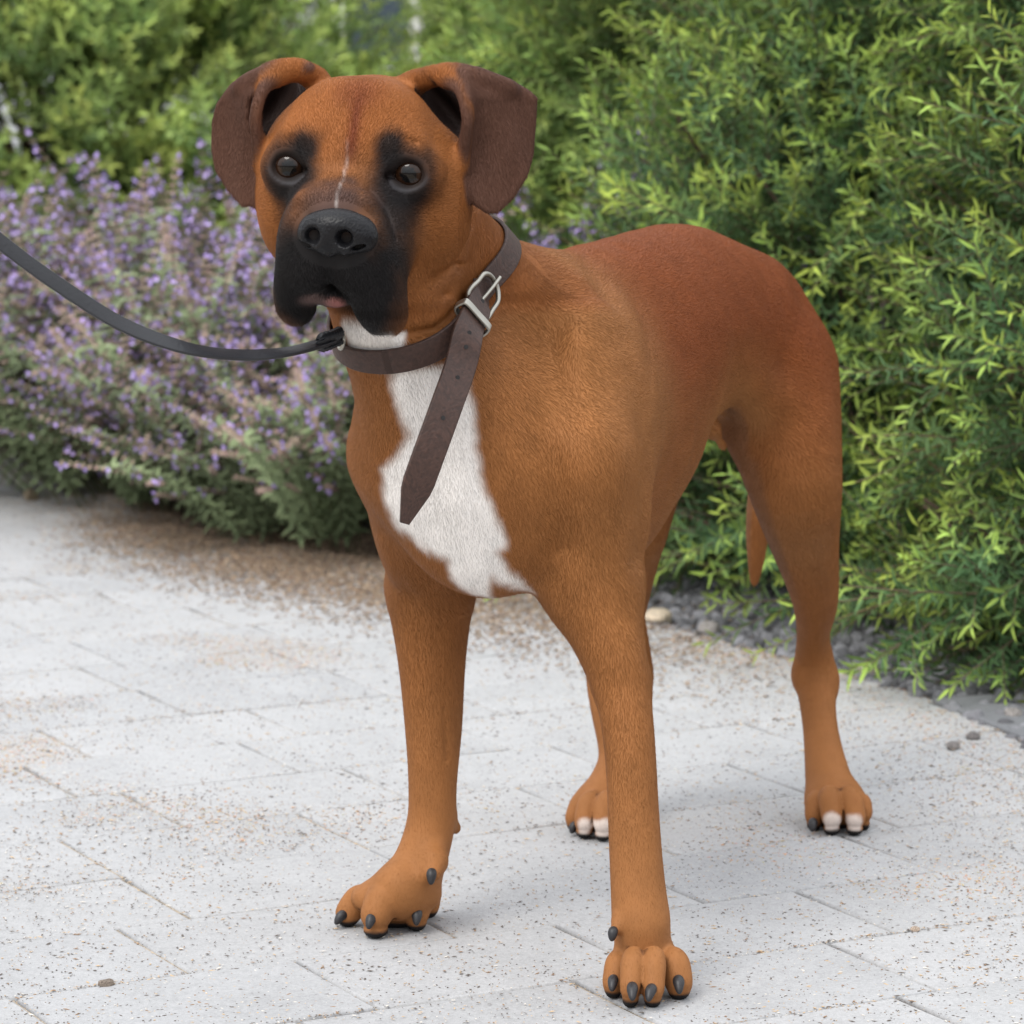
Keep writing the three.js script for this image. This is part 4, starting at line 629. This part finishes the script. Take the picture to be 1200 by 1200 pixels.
// a leafy shoot along +Y: narrow leaves up the stem, a bright tuft at the tip
function shootGeo(seed, o) {
  const r = rng(seed), L = new Leaves(), len = o.len * (0.85 + r() * 0.3), bx = (r() - 0.5) * 0.3, bz = (r() - 0.5) * 0.3, at = (t) => [bx * len * t * t, len * t, bz * len * t * t], pts = [0, 0.25, 0.5, 0.75, 1].map(at);
  L.stem(pts, o.stem ?? 0.0014, 0.0006, o.bark);
  const n = o.n; let a = r() * 6.3;
  for (let i = 0; i < n; i++) {
    const t = Math.pow((i + 0.5) / n, 0.85), tip = ss(o.tipFrom ?? 0.7, 1, t); a += 2.4 + (r() - 0.5) * 0.5;
    const out = lerp(0.9, 0.55, tip), dir = [Math.cos(a) * out, 1 - out * 0.55 + (r() - 0.5) * 0.2, Math.sin(a) * out], k = 0.8 + r() * 0.4, c = mixL(o.old, o.young, tip * (0.7 + r() * 0.3));
    L.leaf(at(t), dir, [0, 1, 0], o.leaf * (0.75 + r() * 0.45) * lerp(1, 0.85, tip), o.wid * (0.8 + r() * 0.4), [c[0] * k, c[1] * k, c[2] * k], 0.05 + r() * 0.2);
  }
  // side twigs
  for (let s = 0; s < (o.twigs ?? 3); s++) {
    const t0 = 0.25 + r() * 0.45, an = r() * 6.3, b = at(t0), d = vnorm([Math.cos(an) * 0.7, 0.8, Math.sin(an) * 0.7]), tl = len * (0.25 + r() * 0.2), p2 = vadd(b, vmul(d, tl)); L.stem([b, p2], 0.0008, 0.0005, o.bark);
    const m = Math.round(n * 0.32); for (let i = 0; i < m; i++) { const t = (i + 0.5) / m, tip = ss(0.45, 1, t), aa = i * 2.4 + an, P = vadd(b, vmul(d, tl * t)), dd = vadd(vmul(d, 0.75), [Math.cos(aa) * 0.7, 0.1, Math.sin(aa) * 0.7]), k = 0.8 + r() * 0.4, c = mixL(o.old, o.young, tip); L.leaf(P, dd, [0, 1, 0], o.leaf * (0.7 + r() * 0.4), o.wid * (0.8 + r() * 0.4), [c[0] * k, c[1] * k, c[2] * k], 0.1); }
  }
  return L.build();
}
const mixL = (a, b, t) => [lerp(a[0], b[0], t), lerp(a[1], b[1], t), lerp(a[2], b[2], t)];
const qDir = (d, spin) => new THREE.Quaternion().setFromUnitVectors(new THREE.Vector3(0, 1, 0), new THREE.Vector3(...vnorm(d))).multiply(new THREE.Quaternion().setFromAxisAngle(new THREE.Vector3(0, 1, 0), spin));
function shrub(label, pos, crowns, count, o, seed) {
  const r = rng(seed), g = base('shrub', pos), V = 5, lists = Array.from({ length: V }, () => []), vol = crowns.map((c) => c.r[0] * c.r[1] * c.r[2] ** 0.5), tot = vol.reduce((a, b) => a + b);
  tag(g, label, 'shrub');
  for (let n = 0; n < count; n++) {
    let k = 0, u = r() * tot; while (u > vol[k]) u -= vol[k++]; const c = crowns[k];
    const y = r() * 1.75 - 0.75, a = r() * 6.283, w = Math.sqrt(Math.max(0, 1 - y * y)), d = [Math.cos(a) * w, y, Math.sin(a) * w], lump = 0.82 + 0.4 * fbm(d[0] * 1.8 + k * 5, d[1] * 1.8 + 3, d[2] * 1.8, 2), t = (0.5 + 0.5 * Math.pow(r(), 0.6)) * lump;
    const p = [c.c[0] + d[0] * c.r[0] * t, c.c[1] + d[1] * c.r[1] * t, c.c[2] + d[2] * c.r[2] * t]; if (p[1] < 0.02) p[1] = 0.02 + r() * 0.06;
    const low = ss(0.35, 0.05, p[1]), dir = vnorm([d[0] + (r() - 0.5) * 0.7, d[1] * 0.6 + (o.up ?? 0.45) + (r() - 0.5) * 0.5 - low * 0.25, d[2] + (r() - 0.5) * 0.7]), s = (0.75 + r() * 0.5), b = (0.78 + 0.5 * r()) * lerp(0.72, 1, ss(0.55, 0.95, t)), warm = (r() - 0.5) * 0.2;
    if (o.clear && o.clear(p, dir)) continue;
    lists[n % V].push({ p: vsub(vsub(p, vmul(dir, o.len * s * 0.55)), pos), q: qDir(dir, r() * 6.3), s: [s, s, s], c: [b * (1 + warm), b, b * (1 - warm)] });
  }
  const fm = leafMat([1, 1, 1], o.tr ?? 0.4);
  lists.forEach((l, i) => tag(scatter('foliage', shootGeo(seed * 13 + i, o), fm, l, g), null, null, null, 'stuff'));
  const br = [], wood = std({ color: lin(0.1, 0.065, 0.045), roughness: 0.95 });
  for (let i = 0; i < (o.branches ?? 30); i++) {
    const c = crowns[i % crowns.length], a = r() * 6.28, e = [c.c[0] + Math.cos(a) * c.r[0] * 0.75, c.c[1] + c.r[1] * (0.1 + r() * 0.7), c.c[2] + Math.sin(a) * c.r[2] * 0.75], s = [c.c[0] + (r() - 0.5) * 0.2, -0.03, c.c[2] + (r() - 0.5) * 0.2], m = [lerp(s[0], e[0], 0.35) + (r() - 0.5) * 0.1, lerp(s[1], e[1], 0.55), lerp(s[2], e[2], 0.35) + (r() - 0.5) * 0.1];
    if (o.clear && o.clear(e, [0, 1, 0])) continue;
    const P = spline([s, m, e], 10).map((p) => vsub(p, pos)), L = new Leaves(); L.stem(P, 0.009, 0.0025, [1, 1, 1]); const gg = L.build(); part('branch', gg, wood, g);
  }
  return g;
}
{
  const willow = { len: 0.3, n: 54, leaf: 0.026, wid: 0.0046, old: [0.1, 0.18, 0.07], young: [0.38, 0.5, 0.1], bark: [0.2, 0.14, 0.09], tipFrom: 0.72, up: 0.3, twigs: 3, branches: 26 };
  const offPath = (m) => (p) => sideOf(p[0], p[2]) > m(p[1]);
  const over = offPath((y) => -0.03 + 0.12 * ss(0.0, 0.15, y));
  shrub('dense green shrub with bright narrow shoot tips filling the right edge of the bed', [0.98, 0, -4.85], [{ c: [1.0, 0.42, -4.8], r: [0.5, 0.55, 0.5] }, { c: [1.05, 0.95, -5.0], r: [0.5, 0.42, 0.45] }, { c: [0.85, 0.12, -4.6], r: [0.42, 0.16, 0.4] }], 1150, { ...willow, clear: over }, 101);
  shrub('green shrub with feathery pale tips directly behind the dog\'s rump', [0.5, 0, -5.5], [{ c: [0.55, 0.38, -5.4], r: [0.45, 0.45, 0.42] }, { c: [0.75, 0.75, -5.6], r: [0.5, 0.4, 0.4] }, { c: [0.5, 0.1, -5.1], r: [0.42, 0.14, 0.32] }], 1150, { ...willow, clear: over }, 102);
  shrub('tall feathery green shrub rising to the picture\'s top behind the dog\'s back', [0.75, 0, -6.6], [{ c: [0.65, 0.75, -6.6], r: [0.75, 0.55, 0.45] }, { c: [1.45, 1.05, -6.4], r: [0.6, 0.6, 0.5] }, { c: [0.3, 0.5, -6.7], r: [0.4, 0.5, 0.4] }], 1400, { ...willow, len: 0.34, n: 62, leaf: 0.03, wid: 0.0046, young: [0.4, 0.52, 0.13], old: [0.19, 0.29, 0.095], up: 0.3 }, 103);
  const loose = { len: 0.34, n: 50, leaf: 0.036, wid: 0.009, old: [0.18, 0.27, 0.08], young: [0.4, 0.5, 0.13], bark: [0.2, 0.13, 0.08], tipFrom: 0.4, up: 0.5, twigs: 4, branches: 30, tr: 0.4 };
  shrub('loose yellow-green shrub behind the purple bush at the top left', [-0.9, 0, -8.6], [{ c: [-1.0, 0.45, -8.5], r: [0.75, 0.55, 0.5] }, { c: [-1.12, 0.95, -8.7], r: [0.6, 0.45, 0.45] }], 760, loose, 104);
  shrub('blurred yellow-green shrub behind the dog\'s head', [0.1, 0, -8.8], [{ c: [-0.15, 0.25, -8.7], r: [0.6, 0.48, 0.5] }, { c: [0.35, 0.8, -8.8], r: [0.55, 0.6, 0.5] }], 700, loose, 105);
}
// the flowering bush: arching stems with grey-green leaves, dry calyces and violet florets
function catmintGeo(seed, bloom, H) {
  const r = rng(seed), L = new Leaves(), len = H * (0.85 + r() * 0.3), bx = 0.25 + r() * 0.2, at = (t) => [bx * len * t * t, len * (t - 0.12 * t * t), (r() - 0.5) * 0.004], green = [0.2, 0.25, 0.13], dry = [0.37, 0.275, 0.215];
  const sp = [0, 0.2, 0.4, 0.6, 0.8, 1].map(at); L.stem(sp, 0.0018, 0.0007, [0.16, 0.17, 0.09]);
  for (let t = 0.1; t < 0.8; t += 0.042) for (let k = 0; k < 4; k++) { const a = t * 60 + k * 1.571 + r() * 0.4, u = 0.8 + r() * 0.5; L.leaf(at(t), [Math.cos(a), 0.25, Math.sin(a)], [0, 1, 0], 0.02 + r() * 0.014, 0.011, [green[0] * u, green[1] * u, green[2] * u], 0.3); }
  const spike = (o, d, n, l, f) => { for (let i = 0; i < n; i++) { const P = vadd(o, vmul(d, l * i / n)), m = 6; for (let k = 0; k < m; k++) { const a = i * 0.7 + k * 1.05 + r() * 0.4, u = 0.7 + r() * 0.6, out = [Math.cos(a) * 0.9 + d[0] * 0.5, 0.35 + r() * 0.3, Math.sin(a) * 0.9 + d[2] * 0.5]; L.leaf(P, out, [0, 1, 0], 0.01, 0.0036, [dry[0] * u, dry[1] * u * (0.85 + r() * 0.3), dry[2] * u * 1.05], 0.1); if (r() < f) { const q = vadd(P, vmul(vnorm(out), 0.0075)), w = 0.8 + r() * 0.5, c = [0.36 * w, 0.27 * w, 0.57 * w]; L.leaf(q, vadd(out, [0, 0.5, 0]), out, 0.0095, 0.007, c, -0.2); L.leaf(q, vadd(out, [0, -0.8, 0]), out, 0.011, 0.0095, [c[0] * 1.2, c[1] * 1.25, c[2] * 1.1], 0.3); } } } };
  spike(at(0.62), vnorm(vsub(at(1), at(0.62))), 13, vlen(vsub(at(1), at(0.62))), bloom);
  for (let s = 0; s < 5; s++) { const t0 = 0.35 + s * 0.07, a = s * 2.3 + r(), d = vnorm([Math.cos(a) * 0.7, 0.8, Math.sin(a) * 0.7]), o = at(t0), l = 0.09 + r() * 0.07; L.stem([o, vadd(o, vmul(d, l))], 0.001, 0.0006, [0.16, 0.16, 0.09]); spike(vadd(o, vmul(d, l * 0.35)), d, 6, l * 0.65, bloom * 0.8); L.leaf(vadd(o, vmul(d, l * 0.2)), [d[0], 0.1, d[2]], [0, 1, 0], 0.02, 0.01, green, 0.3); }
  return L.build();
}
function catmint(label, pos, spots, count, seed, H, bloom) {
  const r = rng(seed), g = base('flowering_bush', pos); tag(g, label, 'flower bush');
  const lists = [[], [], [], [], [], []];
  for (let n = 0; n < count; n++) {
    const s = spots[Math.floor(r() * spots.length)], a = r() * 6.283, q = Math.sqrt(r()), rad = q * s.r, p = [s.c[0] + Math.cos(a) * rad * 0.55, -0.01, s.c[2] + Math.sin(a) * rad * 0.55], lean = 0.06 + 0.8 * q * (0.6 + r() * 0.7), dir = vnorm([Math.cos(a) * lean, 1, Math.sin(a) * lean]), sc = (s.h ?? 1) * (0.75 + r() * 0.4) * (1 - 0.12 * q), b = 0.7 + r() * 0.5;
    const spin = new THREE.Quaternion().setFromAxisAngle(new THREE.Vector3(0, 1, 0), -a + (r() - 0.5) * 0.9), tilt = new THREE.Quaternion().setFromUnitVectors(new THREE.Vector3(0, 1, 0), new THREE.Vector3(...dir));
    lists[Math.floor(clamp(q * 4.2 + r() * 2.6 - 0.9, 0, 5.99))].push({ p: vsub(p, pos), q: tilt.multiply(spin), s: [sc, sc, sc], c: [b, b, b] });
  }
  const m = leafMat([1, 1, 1], 0.25);
  lists.forEach((l, i) => tag(scatter('flower_stems', catmintGeo(seed * 7 + i, bloom[i % bloom.length], H), m, l, g), null, null, null, 'stuff'));
}
catmint('large purple flowering bush with dry brown calyces spilling onto the paving at left', [-0.55, 0, -6.0], [{ c: [-1.05, 0, -7.4], r: 0.42, h: 1.0 }, { c: [-0.55, 0, -6.3], r: 0.55, h: 1.12 }, { c: [-0.24, 0, -5.85], r: 0.48, h: 0.95 }, { c: [-0.66, 0, -6.7], r: 0.5, h: 1.22 }], 800, 201, 0.62, [0.26, 0.18, 0.12, 0.08, 0.05, 0.03]);
catmint('small purple flowering clump glimpsed between the dog\'s ear and back', [0.12, 0, -6.0], [{ c: [0.12, 0, -6.0], r: 0.3, h: 1 }], 170, 202, 0.68, [0.4, 0.3, 0.35, 0.3, 0.25, 0.2]);
{ // a tuft of grass blades at the left foot of the bush
  const g = base('grass_tuft', [-0.7977, 0, -6.5784]), r = rng(9), m = leafMat([1, 1, 1], 0.2); tag(g, 'thin tuft of green grass blades at the left bush\'s foot', 'grass');
  for (let i = 0; i < 26; i++) { const L = new Leaves(), a = r() * 6.3, l = 0.1 + r() * 0.16, o = [(r() - 0.3) * 0.3, 0, (r() - 0.5) * 0.12], P = [0, 0.35, 0.7, 1].map((t) => vadd(o, [Math.cos(a) * l * t * 0.8, l * (t - 0.55 * t * t), Math.sin(a) * l * t * 0.8])); L.stem(P, 0.0016, 0.0004, [0.17 + r() * 0.1, 0.24 + r() * 0.06, 0.09]); part('blade', L.build(), m, g); }
}
{ // pale rendered house far behind
  const h = base('house', [0, 0, -16]); tag(h, 'pale grey rendered house glimpsed through the shrubs at the top', 'house');
  part('wall', new THREE.BoxGeometry(14, 5, 0.3).translate(0, 2.5, 0), std({ color: lin(0.55, 0.57, 0.6), roughness: 0.9, bumpMap: soilTex, bumpScale: 0.002 }), h);
  for (const x of [-0.42, 1.7]) { const w = part('window', new THREE.BoxGeometry(0.62, 1.3, 0.06).translate(x, 1.2, 0.16), std({ color: lin(0.06, 0.08, 0.1), roughness: 0.15 }), h); for (const [a, b, c, d] of [[x, 1.87, 0.72, 0.07], [x, 0.53, 0.78, 0.07], [x - 0.34, 1.2, 0.06, 1.3], [x + 0.34, 1.2, 0.06, 1.3], [x, 1.2, 0.05, 1.27]]) part('frame', new THREE.BoxGeometry(c, d, 0.06).translate(a, b, 0.2), std({ color: lin(0.75, 0.75, 0.74), roughness: 0.6 }), w); }
}
renderer.render(scene, camera);
